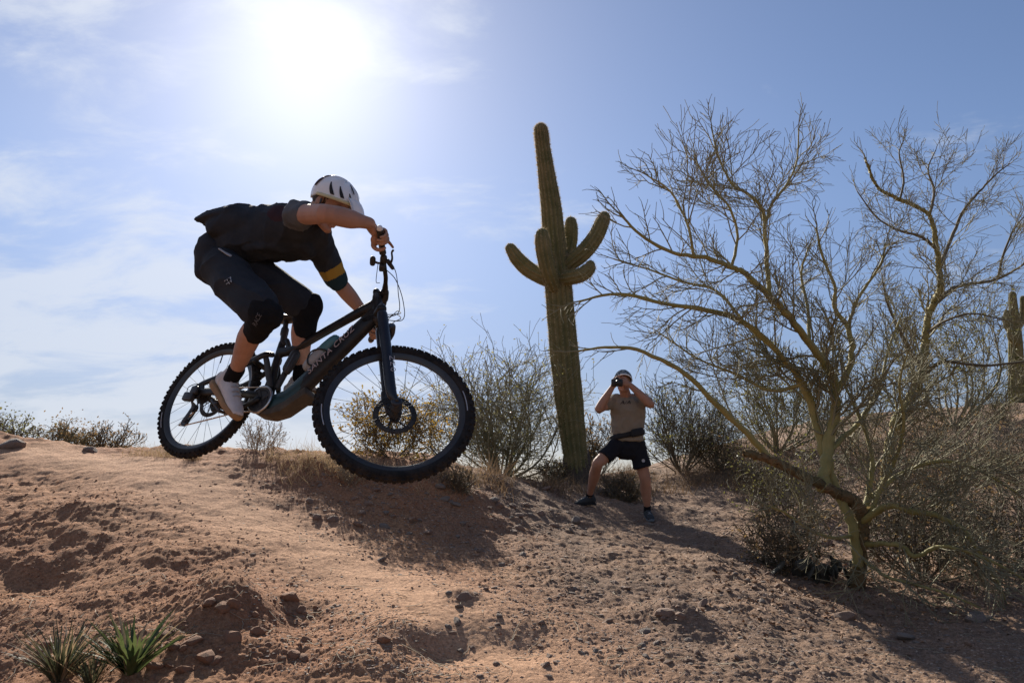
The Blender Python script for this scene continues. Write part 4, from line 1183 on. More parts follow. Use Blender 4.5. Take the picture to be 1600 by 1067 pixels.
# fork
def st_lerp(a, b, t): return a + (b - a) * t
for sg in (-1, 1):
    off = Yv * sg * .066
    top = CROWN + SU * .01 + off + SN * .012; bot = FAX + off + SN * -.02 + SU * .03
    top_ = top
    g = Geo(); v, f = limb_geo([top + SU * .012, st_lerp(top, bot, .45)], .0185, n=16, sub=1); g.add(v, f); g.xf(steer)
    sn = g.obj('stanchion', M_BLACK, bike)
    g = Geo(); a = st_lerp(top, bot, .07)
    v, f = limb_geo([a, st_lerp(top, bot, .12), st_lerp(top, bot, .55), st_lerp(top, bot, .93), FAX + off * 1.02 + SU * .012 - SN * .006], [.0255, .027, .0265, .025, .017], n=18, sub=3); g.add(v, f)
    v, f = ell_geo(FAX + off * 1.05, (.026, .014, .026)); g.add(v, f)
    g.xf(steer); g.obj('fork_leg', M_NAVY, bike)
g = Geo()
a = CROWN + SU * -.115
v, f = limb_geo([a - Yv * .066 + SN * .03, a + SU * .035 - Yv * .035 + SN * .06, a + SU * .042 + SN * .064, a + SU * .035 + Yv * .035 + SN * .06, a + Yv * .066 + SN * .03], [.015, .016, .017, .016, .015], n=10, sub=4); g.add(v, f)
g.xf(steer); g.obj('fork_arch', M_NAVY, bike)
fc = [limb_geo([CROWN - Yv * .07 + SN * .012 + SU * .005, CROWN + SU * .012, CROWN + Yv * .07 + SN * .012 + SU * .005], [.024, .03, .024], [.026, .03, .026], SU, n=14, sub=3)]
o = fuse('fork_crown', [(steer(v), f) for v, f in fc], .005, 2, M_BLACK, bike)
g = Geo(); v, f = limb_geo([FAX - Yv * .085, FAX + Yv * .085], .009, n=12, sub=1); g.add(v, f); g.xf(steer); g.obj('front_axle', M_DKMETAL, bike)
# brake caliper and hose guard on the left leg
g = Geo(); q = FAX + Yv * .06 + np.array([-.075, 0, .085]); g.add(*box_geo(q, .05, .03, .07, X=SN, Y=Yv, Z=SU, bev=.008)); g.xf(steer); g.obj('brake_caliper', M_PLASTIC, bike)
g = Geo(); g.add(*box_geo(np.array([-.02, .062, .095]), .07, .03, .035, bev=.008)); g.obj('brake_caliper', M_PLASTIC, bike)
# headset, stem, bar
for hp_, hr_ in (([HTOP, HTOP + SU * .03], [.026, .022]), ([CROWN + SU * .012, CROWN - SU * .004], [.03, .031])):
    tubeobj('headset_cup', [(hp_, hr_, None, None)], M_PLASTIC, st=True, n=16)
stp = [limb_geo([HTOP + SU * .028, HTOP + SU * .062], .019, n=14, sub=1), limb_geo([HTOP + SU * .045, CLAMP + SU * .004], [.018, .021], [.021, .026], SU, n=12, sub=2), limb_geo([CLAMP - Yv * .026, CLAMP + Yv * .026], .0225, n=14, sub=1)]
fuse('stem', [(steer(v), f) for v, f in stp], .004, 2, M_BLACK, bike)
BARH = .425
def barpt(y):
    s_ = abs(y); k = min(max((s_ - .06) / .12, 0), 1); k = k * k * (3 - 2 * k)
    return CLAMP + Yv * y + SU * (.028 * k + max(s_ - .18, 0) * .07) - SN * (max(s_ - .12, 0) * .15)
ys = np.concatenate([np.linspace(-BARH, -.18, 6), np.linspace(-.15, .15, 11), np.linspace(.18, BARH, 6)])
g = Geo(); v, f = limb_geo([barpt(y) for y in ys], [.0115 if abs(y) > .08 else .0155 for y in ys], n=14, sub=2); g.add(v, f); g.xf(steer)
g.obj('handlebar', [M_BLACK, M_RED], bike)
bar = bike.children[-1]
ccs = np.empty(len(bar.data.polygons) * 3, np.float32); bar.data.polygons.foreach_get('center', ccs)
cy_ = ((ccs.reshape(-1, 3) - SA) @ SR + SA)[:, 1]
bar.data.polygons.foreach_set('material_index', ((np.abs(cy_) > .06) & (np.abs(cy_) < .19)).astype(np.int32))
def bar_frame(y):
    p = steer(barpt(y)[None])[0]; q = steer(barpt(y + (.01 if y > 0 else -.01))[None])[0]
    return p, unit(q - p)
for sg in (-1, 1):
    g = Geo(); A_, B_ = barpt(sg * .275), barpt(sg * (BARH + .002)); ax = unit(B_ - A_); Lg = np.linalg.norm(B_ - A_)
    P = [A_ + ax * Lg * t for t in np.linspace(0, 1, 27)]
    v, f = limb_geo(P, [.0155 + .0011 * (k % 2) if 2 < k < 24 else .0175 for k in range(27)], n=16, sub=1, cap=False); g.add(v, f)
    g.xf(steer); gp_ = g.obj('grip', M_PLASTIC, bike)
    g = Geo(); v, f = limb_geo([B_ - ax * .002, B_ + ax * .006], [.017, .015], n=16, sub=1); g.add(v, f); g.xf(steer); g.obj('grip_cap', M_WHITE_PL, gp_)
    # lever with its clamp
    g = Geo(); c = barpt(sg * .235)
    v, f = limb_geo([c - Yv * sg * .012, c + Yv * sg * .012], .018, n=12, sub=1); g.add(v, f)
    v, f = limb_geo([c + SN * .02 - SU * .012, c + SN * .045 - SU * .03 + Yv * sg * -.03], [.012, .010], n=8, sub=2); g.add(v, f)
    v, f = limb_geo([c + SN * .032 - SU * .028, c + SN * .036 - SU * .045 + Yv * sg * .05, c + SN * .030 - SU * .052 + Yv * sg * .10, c + SN * .034 - SU * .060 + Yv * sg * .122], [.007, .0055, .005, .006], n=8, sub=4); g.add(v, f)
    g.xf(steer); g.obj('brake_lever', M_PLASTIC, bike)
# shifter (right) and round remote/display (right of stem side, hangs behind the bar)
g = Geo(); c = barpt(-.20); g.add(*box_geo(c - SU * .022 - SN * .012, .03, .04, .022, X=SN, Y=Yv, Z=SU, bev=.006)); g.xf(steer); g.obj('shifter', M_PLASTIC, bike)
g = Geo(); c = barpt(-.215)
v, f = limb_geo([c, c - SN * .03 - SU * .006, c - SN * .055 + SU * .012], [.006, .006, .007], n=8, sub=2); g.add(v, f)
v, f = limb_geo([c - SN * .055 + SU * .008 - Yv * .016, c - SN * .055 + SU * .008 + Yv * .016], .0145, n=16, sub=1); g.add(v, f)
g.xf(steer); g.obj('handlebar_remote', M_PLASTIC, bike)
# cables
def cable(P, r=.0022, m=None, st=False):
    P = catmull(P, 6)
    v, f = tubes_geo([P], [np.full(len(P), r)], 6)
    return Geo().add(v, f).obj('cable', m or M_CABLE, bike)
def sb(y, dn_=0, du=0): return steer((barpt(y) + SN * dn_ + SU * du)[None])[0]
cable([sb(-.22, .04, -.02), sb(-.17, .055, -.03), sb(-.09, .06, -.06), sb(-.03, .055, -.15), np.array([.96, -.03, .47]), np.array([.91, -.035, .45])])
cable([sb(.22, .04, -.02), sb(.14, .06, -.03), sb(.03, .065, -.08), sb(-.04, .06, -.16), np.array([.95, -.035, .48]), np.array([.90, -.036, .455])])
cable([sb(-.20, .0, -.025), sb(-.14, .05, -.04), sb(-.06, .085, -.10), sb(.01, .08, -.16), np.array([.945, .03, .50]), np.array([.91, .033, .48])])
q = lambda P: steer(np.array(P, float)[None])[0]
cable([sb(.20, .03, -.02), sb(.10, .06, -.05), sb(.02, .075, -.14), q(CROWN + SN * .07 + Yv * .05), q(CROWN - SU * .10 + SN * .055 + Yv * .075), q(CROWN - SU * .3 + SN * .03 + Yv * .085), q(FAX + Yv * .085 + SU * .13 - SN * .03), q(FAX + Yv * .07 + np.array([-.06, 0, .11]))], .0024)
cable([sb(-.10, -.03, -.01), sb(-.12, -.05, -.03), sb(-.17, -.04, -.02), sb(-.205, -.03, 0)], .0018)
# drivetrain
CA = R_(33)
g = Geo(); n_ = 68; a = np.linspace(0, 2 * np.pi, n_, endpoint=False); rr = .068 + .0035 * (np.arange(n_) % 2)
o1 = np.stack([rr * np.cos(a), 0 * a - .053, rr * np.sin(a)], 1); o2 = o1 + [0, -.003, 0]; c1 = o1 * np.array([.78, 1, .78]); c2 = c1 + [0, -.003, 0]
V = np.concatenate([c1, o1, o2, c2]); i = np.arange(n_); i2 = (i + 1) % n_
g.add(V + BB, np.concatenate([np.stack([i + k * n_, i2 + k * n_, i2 + ((k + 1) % 4) * n_, i + ((k + 1) % 4) * n_], 1) for k in range(4)]))
for k in range(4):
    t_ = k * np.pi / 2 + .4
    v, f = limb_geo([BB + [.012 * math.cos(t_), -.0545, .012 * math.sin(t_)], BB + [.053 * math.cos(t_ + .2), -.0545, .053 * math.sin(t_ + .2)]], .009, .0025, None, n=6, sub=1); g.add(v, f)
g.obj('chainring', M_DKMETAL, bike, smooth=False)
g = Geo(); g.add(*lathe_y([(.070, -.048), (.077, -.049), (.077, -.058), (.070, -.059)], 40)); g.v[0] = g.v[0] + BB
g.obj('chainring_guard', M_STEEL, bike)
PED = {}
for sg in (-1, 1):
    d = np.array([math.cos(CA), 0, math.sin(CA)]) * sg
    e = BB + d * .165 + Yv * sg * .075
    g = Geo(); v, f = limb_geo([BB + Yv * sg * .066, BB + d * .08 + Yv * sg * .070, e], [.017, .0135, .013], [.010, .008, .009], np.cross(d, Yv), n=12, sub=3); g.add(v, f)
    g.obj('crank_arm', M_BLACK, bike)
    pc = e + Yv * sg * .062; PED[sg] = pc
def pedal(sg, X, Z):
    Y_ = np.cross(Z, X); pc = PED[sg]; g = Geo()
    for k in (-1, 1):
        g.add(*box_geo(pc + X * k * .045, .012, .095, .014, X, Y_, Z, bev=.003))
        g.add(*box_geo(pc + Y_ * k * .044, .095, .010, .013, X, Y_, Z, bev=.003))
        for j in (-1, 0, 1):
            for s_ in (-1, 1):
                v, f = limb_geo([pc + X * k * .044 + Y_ * j * .036 + Z * s_ * .006, pc + X * k * .044 + Y_ * j * .036 + Z * s_ * .011], .002, n=6, sub=1); g.add(v, f)
    v, f = limb_geo([pc - Yv * sg * .055, pc + Yv * sg * .045], .010, n=10, sub=1); g.add(v, f)
    g.obj('pedal', M_PLASTIC, bike)
cp = []
for t_ in np.linspace(-100, 80, 26): cp.append(BB + [.0695 * math.cos(R_(t_)), -.0545, .0695 * math.sin(R_(t_))])
top_run = [BB + [.0 - k * .08, -.0545, .0695 - k * .0035] for k in range(1, 5)]
cas = [np.array([.036 * math.cos(R_(t_)), -.050, .036 * math.sin(R_(t_))]) for t_ in (100, 140, 180, 220)]
dr1 = np.array([-.005, -.052, -.085]); dr2 = np.array([-.03, -.053, -.165])
path = np.array(cp + top_run + cas + [dr1 + [.02, 0, .0], dr2 + [-.02, 0, 0], dr2 + [.0, 0, -.02], BB + [-.15, -.0545, -.085], cp[0]])
P = catmull(path, 2); v, f = limb_geo(P, .0042, .0028, [0, 1., 0], n=6, sub=1, cap=False)
rip = 1 + .25 * np.repeat((np.arange(len(P)) % 2), 6); v[:len(P) * 6] = np.repeat(P, 6, 0) + (v[:len(P) * 6] - np.repeat(P, 6, 0)) * rip[:, None]
Geo().add(v, f).obj('chain', M_STEEL, bike, smooth=False)
g = Geo(); g.add(*box_geo([-.035, -.092, -.035], .075, .032, .05, bev=.010)); g.add(*box_geo([-.005, -.098, .002], .05, .024, .045, bev=.008))
v, f = limb_geo([[-.02, -.075, -.055], dr1 + [0, -.014, 0], dr2 + [0, -.014, 0]], [.012, .014, .013], [.004, .004, .004], [.9, 0, -.4], n=8, sub=2); g.add(v, f)
v, f = limb_geo([[-.02, -.062, -.055], dr1 + [0, .010, 0], dr2 + [0, .010, 0]], [.010, .013, .013], [.003, .003, .003], [.9, 0, -.4], n=8, sub=2); g.add(v, f)
for c in (dr1, dr2):
    v, f = lathe_y([(.002, -.006), (.022, -.006), (.024, 0), (.022, .006), (.002, .006)], 20); g.add(v + c, f)
g.obj('derailleur', M_PLASTIC, bike, angle=40)
cable([[.02, -.07, .03], [-.03, -.085, .045], [-.075, -.092, .02], [-.06, -.095, -.02]], .0022)
# lettering on the down tube and marks on the fork
def text_mesh(txt, size, shear=0.0, ext=.0008, spacing=1.0):
    cu = bpy.data.curves.new('txt', 'FONT'); cu.body = txt; cu.size = size; cu.shear = shear; cu.extrude = ext; cu.space_character = spacing
    cu.align_x = 'CENTER'; cu.align_y = 'CENTER'
    o = bpy.data.objects.new('txt', cu); C.objects.link(o)
    me = bpy.data.meshes.new_from_object(o.evaluated_get(bpy.context.evaluated_depsgraph_get()))
    bpy.data.objects.remove(o); bpy.data.curves.remove(cu)
    n = len(me.vertices); v = np.empty(n * 3, np.float32); me.vertices.foreach_get('co', v)
    return me, v.reshape(-1, 3)
def put_text(name, txt, size, c, X, Y, Nn, m, parent, shear=0, xs=1.0, st=False, off=(0, 0, 0), bend=None, spacing=1.0, bold=0.0):
    me, v = text_mesh(txt, size, shear, spacing=spacing)
    X, Y, Nn = unit(X), unit(Y), unit(Nn)
    w = np.asarray(c) + np.outer(v[:, 0] * xs, X) + np.outer(v[:, 1], Y) + np.outer(v[:, 2], Nn)
    if bend is not None: w = w - np.outer(bend(v), Nn)
    if st: w = steer(w)
    me.vertices.foreach_set('co', (w - np.asarray(off)).astype(np.float32).ravel()); me.update()
    return link(name, me, m, parent)
tdir = unit([.156, 0, .215]); tn = np.array([0, -1., 0])
put_text('lettering', 'SANTA CRUZ', .052, [.770, -.0385, .279], tdir, np.cross(tn, tdir), tn, M_DECAL, bike, shear=.25, xs=.98, spacing=1.04, bend=lambda v: .0, )
fm = FAX + SU * .235 - Yv * .066 - SN * .005
for k, (tx, sz) in enumerate((('N', .036), ('M', .032), ('O', .030))):
    put_text('fork_mark', tx, sz, fm - SU * (k * .034) - Yv * .027, SN, SU, -Yv, M_DECALG, bike, st=True, bend=lambda v: (v[:, 0] ** 2) * 18, xs=1.1)

# bottle in the cage
M_BOT = mat('grey_bottle', (.26, .29, .31), .45, (.34, .36, .37), 9); M_BOTT = mat('teal_bottle_top', (.06, .17, .19), .45, (.08, .2, .22), 9)
bo = bw(bc0)
bottle = thing('water_bottle', 'grey water bottle with a teal top held in the cage inside the bicycle frame', 'bottle', bo)
g = Geo(); v, f = limb_geo([bc0 - dtx * .012, bc0 + dtx * .03, bc0 + dtx * .085, bc0 + dtx * .098], [.030, .036, .036, .033], n=22, sub=3); v = bw(v); Geo().add(v, f).obj('bottle_body', M_BOT, bottle, off=bo)
g = Geo(); v, f = limb_geo([bc0 + dtx * .10, bc0 + dtx * .125, bc0 + dtx * .165, bc0 + dtx * .178], [.034, .034, .031, .028], n=22, sub=3, cap=True); v = bw(v); Geo().add(v, f).obj('bottle_top', M_BOTT, bottle, off=bo)

# ------------------------------------------------------------------ people
M_SKIN = mat('skin', (.37, .205, .145), .6, (.43, .245, .175), 14, bump=.08, bscale=160, spec=.3, sub=.15)
M_SKIN2 = mat('tanned_skin', (.33, .175, .115), .65, (.38, .205, .14), 14, spec=.3, sub=.1)
M_JERSEY = mat('charcoal_jersey', (.024, .029, .037), .9, (.034, .038, .046), 18, bump=.3, bscale=300, spec=.2)
M_JGREY = mat('grey_jersey_shoulder', (.085, .095, .11), .9, (.11, .115, .125), 18, bump=.3, bscale=300, spec=.2)
M_JMAR = mat('maroon_jersey_panel', (.05, .024, .028), .9, (.04, .021, .024), 18, spec=.2)
M_JYEL = mat('mustard_sleeve_band', (.36, .22, .04), .9, spec=.2)
M_JTEAL = mat('dark_teal_cuff', (.018, .04, .05), .9, spec=.2)
M_SHORTS = mat('dark_riding_shorts', (.018, .022, .030), .85, (.026, .030, .038), 12, bump=.3, bscale=260, spec=.25)
M_PAD = mat('black_knee_pad', (.007, .008, .010), .9, (.012, .012, .014), 20, bump=.5, bscale=350, spec=.2)
M_PADMARK = mat('dull_grey_print', (.10, .105, .115), .7)
M_SOCK = mat('black_sock', (.010, .010, .012), .95, spec=.15)
M_SHOE = mat('pale_grey_shoe', (.58, .55, .55), .8, (.46, .44, .44), 14, bump=.3, bscale=120)
M_SOLE = mat('gum_sole', (.30, .17, .075), .8, (.24, .14, .07), 14)
M_HELM = mat('white_helmet_shell', (.78, .79, .80), .35, (.72, .73, .74), 5)
M_HELM_IN = mat('dark_helmet_vent', (.012, .012, .015), .8)
M_HELM_Y = mat('cream_helmet_rim', (.55, .50, .30), .5)
M_HAIR = mat('dark_brown_hair', (.05, .03, .022), .8, (.07, .045, .03), 40)
def unitv(a): return unit(a)
def depth_of(P): return float((np.asarray(P) - CAMP) @ np.array([0, math.cos(PITCH), math.sin(PITCH)]))
# joints --------------------------------------------------------------------
gripR, axR = bar_frame(-.368); gripL, axL = bar_frame(.345)
gripR, gripL = bw(gripR), bw(gripL); axR, axL = BM @ axR, BM @ axL
wrR = at(577, 349, depth_of(gripR) - .03)
elR = at(510, 334, 3.42)
shR = at(466, 336, 3.68)
shL = at(497, 378, 3.96)
elL = at(524, 436, 4.06)
wrL = at(571, 492, depth_of(gripL) + .02)
hipR = at(346, 417, 3.76); hipL = at(374, 404, 3.93)
knR = at(413, 491, 3.47); knL = at(479, 478, 3.90)
# feet on the pedals
pR, pL = bw(PED[-1]), bw(PED[1])
CR = np.array([[1., 0, 0], [0, -math.sin(PITCH), math.cos(PITCH)], [0, math.cos(PITCH), math.sin(PITCH)]])   # rows: view right, up, away
fwR = unit(np.array([.62, -.56, -.55]) @ CR); upR = np.array([.34, .85, .12]) @ CR      # right foot: heel up, toe pointing down and forward
upL = BM @ unit([-.10, .02, 1]); fwL = BM @ unit([1, .05, .10])
pedal(1, unit([1, 0, .10]), unit([-.10, 0, 1]))
upR = unit(upR - fwR * (upR @ fwR)); pedal(-1, BM.T @ fwR, BM.T @ upR)
fwL = unit(fwL - upL * (fwL @ upL))
anR = pR + upR * .125 - fwR * .075; anL = pL + upL * .115 - fwL * .11
shC = (shR + shL) / 2; hipC = (hipR + hipL) / 2
lat = unit(shL - shR); latH = unit(hipL - hipR)
for nm, a, b in (('uarmR', shR, elR), ('farmR', elR, wrR), ('uarmL', shL, elL), ('farmL', elL, wrL), ('thighR', hipR, knR), ('shinR', knR, anR), ('thighL', hipL, knL), ('shinL', knL, anL), ('torso', shC, hipC), ('shw', shR, shL), ('hipw', hipR, hipL)):
    pass
tors = unit(shC - hipC)
dors = unit(np.cross(lat, tors)); 
if dors[2] < 0: dors = -dors                # back (dorsal) side
hd = at(515, 322, 3.73)                          # centre of the head
hf = unit(ray(560, 357) * 3.66 - ray(519, 322) * 3.73)   # face direction
hu = unit(np.array([0, 0, 1.]) - hf * (hf @ np.array([0, 0, 1.]))); hu = unit(hu + .0 * lat)
hr = unit(np.cross(hf, hu))                          # head's right-hand side
nk0 = shC + tors * .03 + dors * .02; nk1 = hd - hf * .035 - hu * .05

def head_pieces(c, f, u, r, k=1.0):
    P = lambda a, b, d: c + (f * a + u * b + r * d) * k
    return [ell_geo(P(-.015, .035, 0), np.array([.098, .078, .092]) * k, f, r, u), ell_geo(P(.03, -.02, 0), np.array([.066, .064, .085]) * k, f, r, u),
        limb_geo([P(-.02, -.06, .045), P(.035, -.088, .038), P(.074, -.098, .008), P(.074, -.098, -.008), P(.035, -.088, -.038), P(-.02, -.06, -.045)], .019 * k, n=10, sub=3),
        ell_geo(P(.080, -.096, 0), np.array([.020, .022, .018]) * k, f, r, u),
        limb_geo([P(.088, .03, 0), P(.100, .0, 0), P(.114, -.022, 0)], np.array([.010, .012, .0155]) * k, n=10, sub=3),
        ell_geo(P(.100, -.026, .011), np.array([.012, .009, .008]) * k, f, r, u), ell_geo(P(.100, -.026, -.011), np.array([.012, .009, .008]) * k, f, r, u),
        limb_geo([P(.080, -.055, .022), P(.096, -.053, 0), P(.080, -.055, -.022)], np.array([.006, .009, .006]) * k, n=8, sub=3),
        limb_geo([P(.079, -.066, .018), P(.094, -.067, 0), P(.079, -.066, -.018)], np.array([.006, .0095, .006]) * k, n=8, sub=3),
        limb_geo([P(.080, .026, .044), P(.092, .030, .02), P(.092, .030, -.02), P(.080, .026, -.044)], .010 * k, n=8, sub=3),
        ell_geo(P(-.012, -.008, .078), np.array([.018, .008, .032]) * k, f, r, u), ell_geo(P(-.012, -.008, -.078), np.array([.018, .008, .032]) * k, f, r, u)]
def eyes(c, f, u, r, parent, off, k=1.0):
    for s in (-1, 1):
        g = Geo(); g.add(*ell_geo(c + (f * .079 + u * .008 + r * s * .032) * k, np.array([.0125, .0125, .0125]) * k, f, r, u))
        g.obj('eye', mat_eye, parent, off=off)
mat_eye = mat('eye', (.10, .08, .07), .2)

def grip_hand(grip, ax_out, wrist, over, right, lever=True):
    """hand closed on a bar: palm behind it, four unequal fingers over it, thumb under and inward"""
    ax = unit(ax_out)
    e1 = wrist - grip; e1 = unit(e1 - ax * (e1 @ ax))
    e2 = unit(np.cross(ax, e1))
    if e2 @ over < 0: e2 = -e2
    pc = []
    cs = lambda th, r: (e1 * math.cos(R_(th)) + e2 * math.sin(R_(th))) * r
    # palm slab: from the wrist to the knuckles, behind and over the bar
    pc.append(limb_geo([wrist, wrist * .55 + (grip + cs(20, .045)) * .45, grip + cs(28, .042), grip + cs(58, .038)], [.023, .021, .019, .016], [.029, .036, .042, .041], e2, n=16, sub=3))
    pc.append(ell_geo(grip + cs(-5, .036) - ax * .026, (.024, .022, .03), e1, e2, ax))
    pc.append(ell_geo(grip + cs(0, .036) + ax * .028, (.022, .018, .028), e1, e2, ax))
    nails = []
    for k, (o, ln, rad) in enumerate(((-.032, 1.0, .0088), (-.0105, 1.08, .0092), (.011, 1.02, .0088), (.031, .85, .0078))):
        # k=0 index (inboard) ... little finger outboard
        base = grip + ax * o
        if k == 0 and lever:
            P = [base + cs(50, .036), base + cs(80, .038), base + cs(98, .042) - ax * .012, base + cs(106, .052) - ax * .034, base + cs(110, .060) - ax * .056]
            pc.append(limb_geo(P, [.0095, .0105, .0092, .0086, .0074], n=12, sub=4))
        else:
            angs = np.linspace(55, 55 + 205 * ln, 8)
            P = [base + cs(a, (.0375, .036, .0345, .031, .0285, .027, .0265, .0265)[i]) for i, a in enumerate(angs)]
            rr = np.array([1.05, 1.15, 1.0, .98, 1.04, .95, .92, .82]) * rad
            pc.append(limb_geo(P, rr, n=12, sub=3))
    P = [grip + cs(0, .044) - ax * .030, grip + cs(-38, .041) - ax * .044, grip + cs(-85, .033) - ax * .048, grip + cs(-130, .028) - ax * .046, grip + cs(-160, .027) - ax * .042]
    pc.append(limb_geo(P, [.0145, .0125, .0108, .0105, .0088], n=12, sub=4))
    return pc
over = BM @ unit([.75, 0, .65])
handR = grip_hand(gripR, axR, wrR, over, True)
handL = grip_hand(gripL, axL, wrL, over, False)
# body ---------------------------------------------------------------------
rider_at = hipC.copy()
rider = thing('person', 'rider in a white helmet crouched over the leaping bicycle with arms on the bar', 'person', rider_at)
def arm(sh, el, wr, k=1.0):
    m = (el + wr) / 2
    a = unit(wr - el)
    return [limb_geo([sh, sh * .6 + el * .4, el * .85 + sh * .15, el, el + a * .06, el + a * .13, wr - a * .05, wr], np.array([.048, .046, .042, .039, .043, .041, .031, .027]) * k, n=16, sub=3)]
def leg(hp, kn, an, back, k=1.0):
    s = unit(an - kn)
    calf = back - s * (back @ s); calf = unit(calf)
    L = np.linalg.norm(an - kn)
    return [limb_geo([hp, hp * .6 + kn * .4, hp * .2 + kn * .8, kn, kn + s * .06], np.array([.080, .072, .060, .056, .052]) * k, n=16, sub=3),
            limb_geo([kn, kn + s * L * .18 + calf * .008, kn + s * L * .36 + calf * .014, kn + s * L * .62 + calf * .006, kn + s * L * .85, an], np.array([.052, .054, .056, .045, .034, .034]) * k, n=16, sub=3)]
def foot_core(an, up, fw):
    return [limb_geo([an, an - up * .045 + fw * .01, an - up * .065 + fw * .06, an - up * .078 + fw * .13], [.028, .026, .020, .014], [.028, .026, .028, .028], up, n=12, sub=3)]
body = []
spine = [hipC - tors * .02, at(372, 385, 3.85), at(402, 366, 3.85), at(446, 356, 3.84), shC]
body += [limb_geo(spine, [.085, .085, .088, .09, .06], [.12, .115, .125, .13, .11], dors, n=22, sub=4)]
body += [limb_geo([shR, shC, shL], [.048, .05, .046], n=14, sub=3)]
body += [limb_geo([nk0 - tors * .01, nk0 * .5 + nk1 * .5, nk1 + hu * .01], [.062, .056, .056], n=16, sub=3)]
body += head_pieces(hd, hf, hu, hr)
body += arm(shR, elR, wrR, 1.1) + arm(shL, elL, wrL, 1.02) + handR + handL
body += leg(hipR, knR, anR, BM @ np.array([-1., 0, -.3])) + leg(hipL, knL, anL, BM @ np.array([-1., 0, -.3]))
body += foot_core(anR, upR, fwR) + foot_core(anL, upL, fwL)
bobj = fuse('body', body, .0036, 6, M_SKIN, rider, off=rider_at, disp=lambda v, n: n * (.0022 * fbm(v * np.array([13, 13, 13]) + 2, 3))[:, None])
eyes(hd, hf, hu, hr, rider, rider_at)

# clothes ------------------------------------------------------------------
def wrinkle(amp, sc, seed, dirs=None, fold=0.0, fsc=1.0):
    def fn(v, n):
        p = v * sc + seed
        if dirs is not None: p = p + np.outer(v @ dirs, dirs) * sc * -.6
        w = amp * (.8 * fbm(p, 3) + 1.1 * ((1 - np.abs(pnoise(p * .9 + 9))) ** 5 - .35))
        return n * w[:, None]
    return fn
J = lambda px, py, d: at(px, py, d)
td = depth_of(hipC)
latT = lat
hem_c = J(360, 383, 3.86); mid_c = J(402, 366, 3.85); chest_c = J(448, 358, 3.84); sh_c = J(478, 354, 3.83); 
def axis_up(a, b, l):
    t = unit(b - a); e = unit(np.cross(l, t)); return e if e[2] > 0 else -e
dj = axis_up(hem_c, chest_c, unit(latT + latH))
hem_d = unit(at(318, 350, 3.8) - at(346, 384, 3.8))
jer = [limb_geo([J(366, 384, 3.86), J(385, 372, 3.86), mid_c, mid_c * .5 + chest_c * .5, chest_c, sh_c, sh_c + tors * .045], [.112, .126, .130, .134, .124, .104, .066], [.146, .150, .154, .160, .166, .152, .095], dj, n=30, sub=4)]
# wind-lifted hem at the small of the back
tail = J(318, 350, 3.84)
jer += [limb_geo([J(400, 352, 3.85), J(372, 352, 3.85), J(352, 360, 3.85), J(343, 364, 3.85)], [.10, .098, .082, .066], [.155, .16, .16, .15], hem_d, n=24, sub=4, capk=.4),
        limb_geo([J(372, 338, 3.85), J(345, 342, 3.85), J(317, 347, 3.85)], [.05, .036, .008], [.15, .15, .10], hem_d, n=20, sub=4)]
jer += [limb_geo([J(398, 392, 3.85), J(430, 390, 3.86), J(478, 390, 3.9)], [.062, .05, .05], [.14, .15, .14], dj, n=20, sub=4)]
sleeveR = [limb_geo([shC * .35 + shR * .65 - tors * .01, shR + dj * .004, shR * .90 + elR * .10, shR * .80 + elR * .20], [.074, .068, .061, .060], n=18, sub=4)]
sleeveL = [limb_geo([shC * .3 + shL * .7 - tors * .02, shL, shL * .45 + elL * .55, shL * .05 + elL * .95, elL + unit(wrL - elL) * .012], [.085, .074, .066, .058, .055], n=18, sub=4)]
collar = [limb_geo([shC + dj * .01, shC * .4 + shL * .6 + dj * .0, shL], [.092, .088, .076], n=18, sub=3), limb_geo([nk0 - tors * .055, nk0 + (nk1 - nk0) * .18], [.085, .066], n=18, sub=3)]
aR = unit(elR - shR); aL = unit(elL - shL); LL = np.linalg.norm(elL - shL)
def jreg(c):
    out = np.zeros(len(c), int)
    tR = (c - shR) @ aR; dR = np.linalg.norm(c - shR - np.outer(tR, aR), axis=1)
    out[(tR > -.035) & (dR < .078) & (tR < .2)] = 1
    tl = (c - shL) @ aL; dl = np.linalg.norm(c - shL - np.outer(tl, aL), axis=1)
    near = (dl < .10)
    out[near & (tl > LL * .66)] = 3
    out[near & (tl > LL * .90)] = 4
    ms = J(437, 330, 3.70); d = np.linalg.norm(c - ms, axis=1); out[(d < .062) & (out == 0) & ((c - ms) @ dj > -.06)] = 2
    return out
jo = fuse('jersey', jer + sleeveR + sleeveL + collar, .006, 7, [M_JERSEY, M_JGREY, M_JMAR, M_JYEL, M_JTEAL], rider, off=rider_at, disp=wrinkle(.015, 9.5, 3.0, unit(tors * .45 + dors)), region=jreg)
# shorts
hd_ = axis_up(hipC, hem_c, latH)
w0 = J(352, 392, 3.86)
pelv = [limb_geo([J(345, 424, 3.84), J(347, 408, 3.85), w0], [.092, .104, .098], [.14, .146, .142], unit(np.cross(latH, w0 - hipC)), n=26, sub=4)]
pelv += [ell_geo(J(349, 414, 3.80), (.098, .10, .11), [1, 0, 0], [0, 1, 0], [0, 0, 1])]
def short_leg(hp, kn, end=.90, r=(.125, .112, .094, .088)):
    d = unit(kn - hp); L = np.linalg.norm(kn - hp)
    return [limb_geo([hp, hp + d * L * .35, hp + d * L * .68, hp + d * L * end], list(r), n=22, sub=4)]
sh_p = pelv + short_leg(hipR, knR, .88, (.102, .104, .097, .090)) + short_leg(hipL, knL, .92, (.108, .098, .085, .080))
so_ = fuse('shorts', sh_p, .006, 7, M_SHORTS, rider, off=rider_at, disp=wrinkle(.015, 8.5, 8.0, unit(dors - tors)))
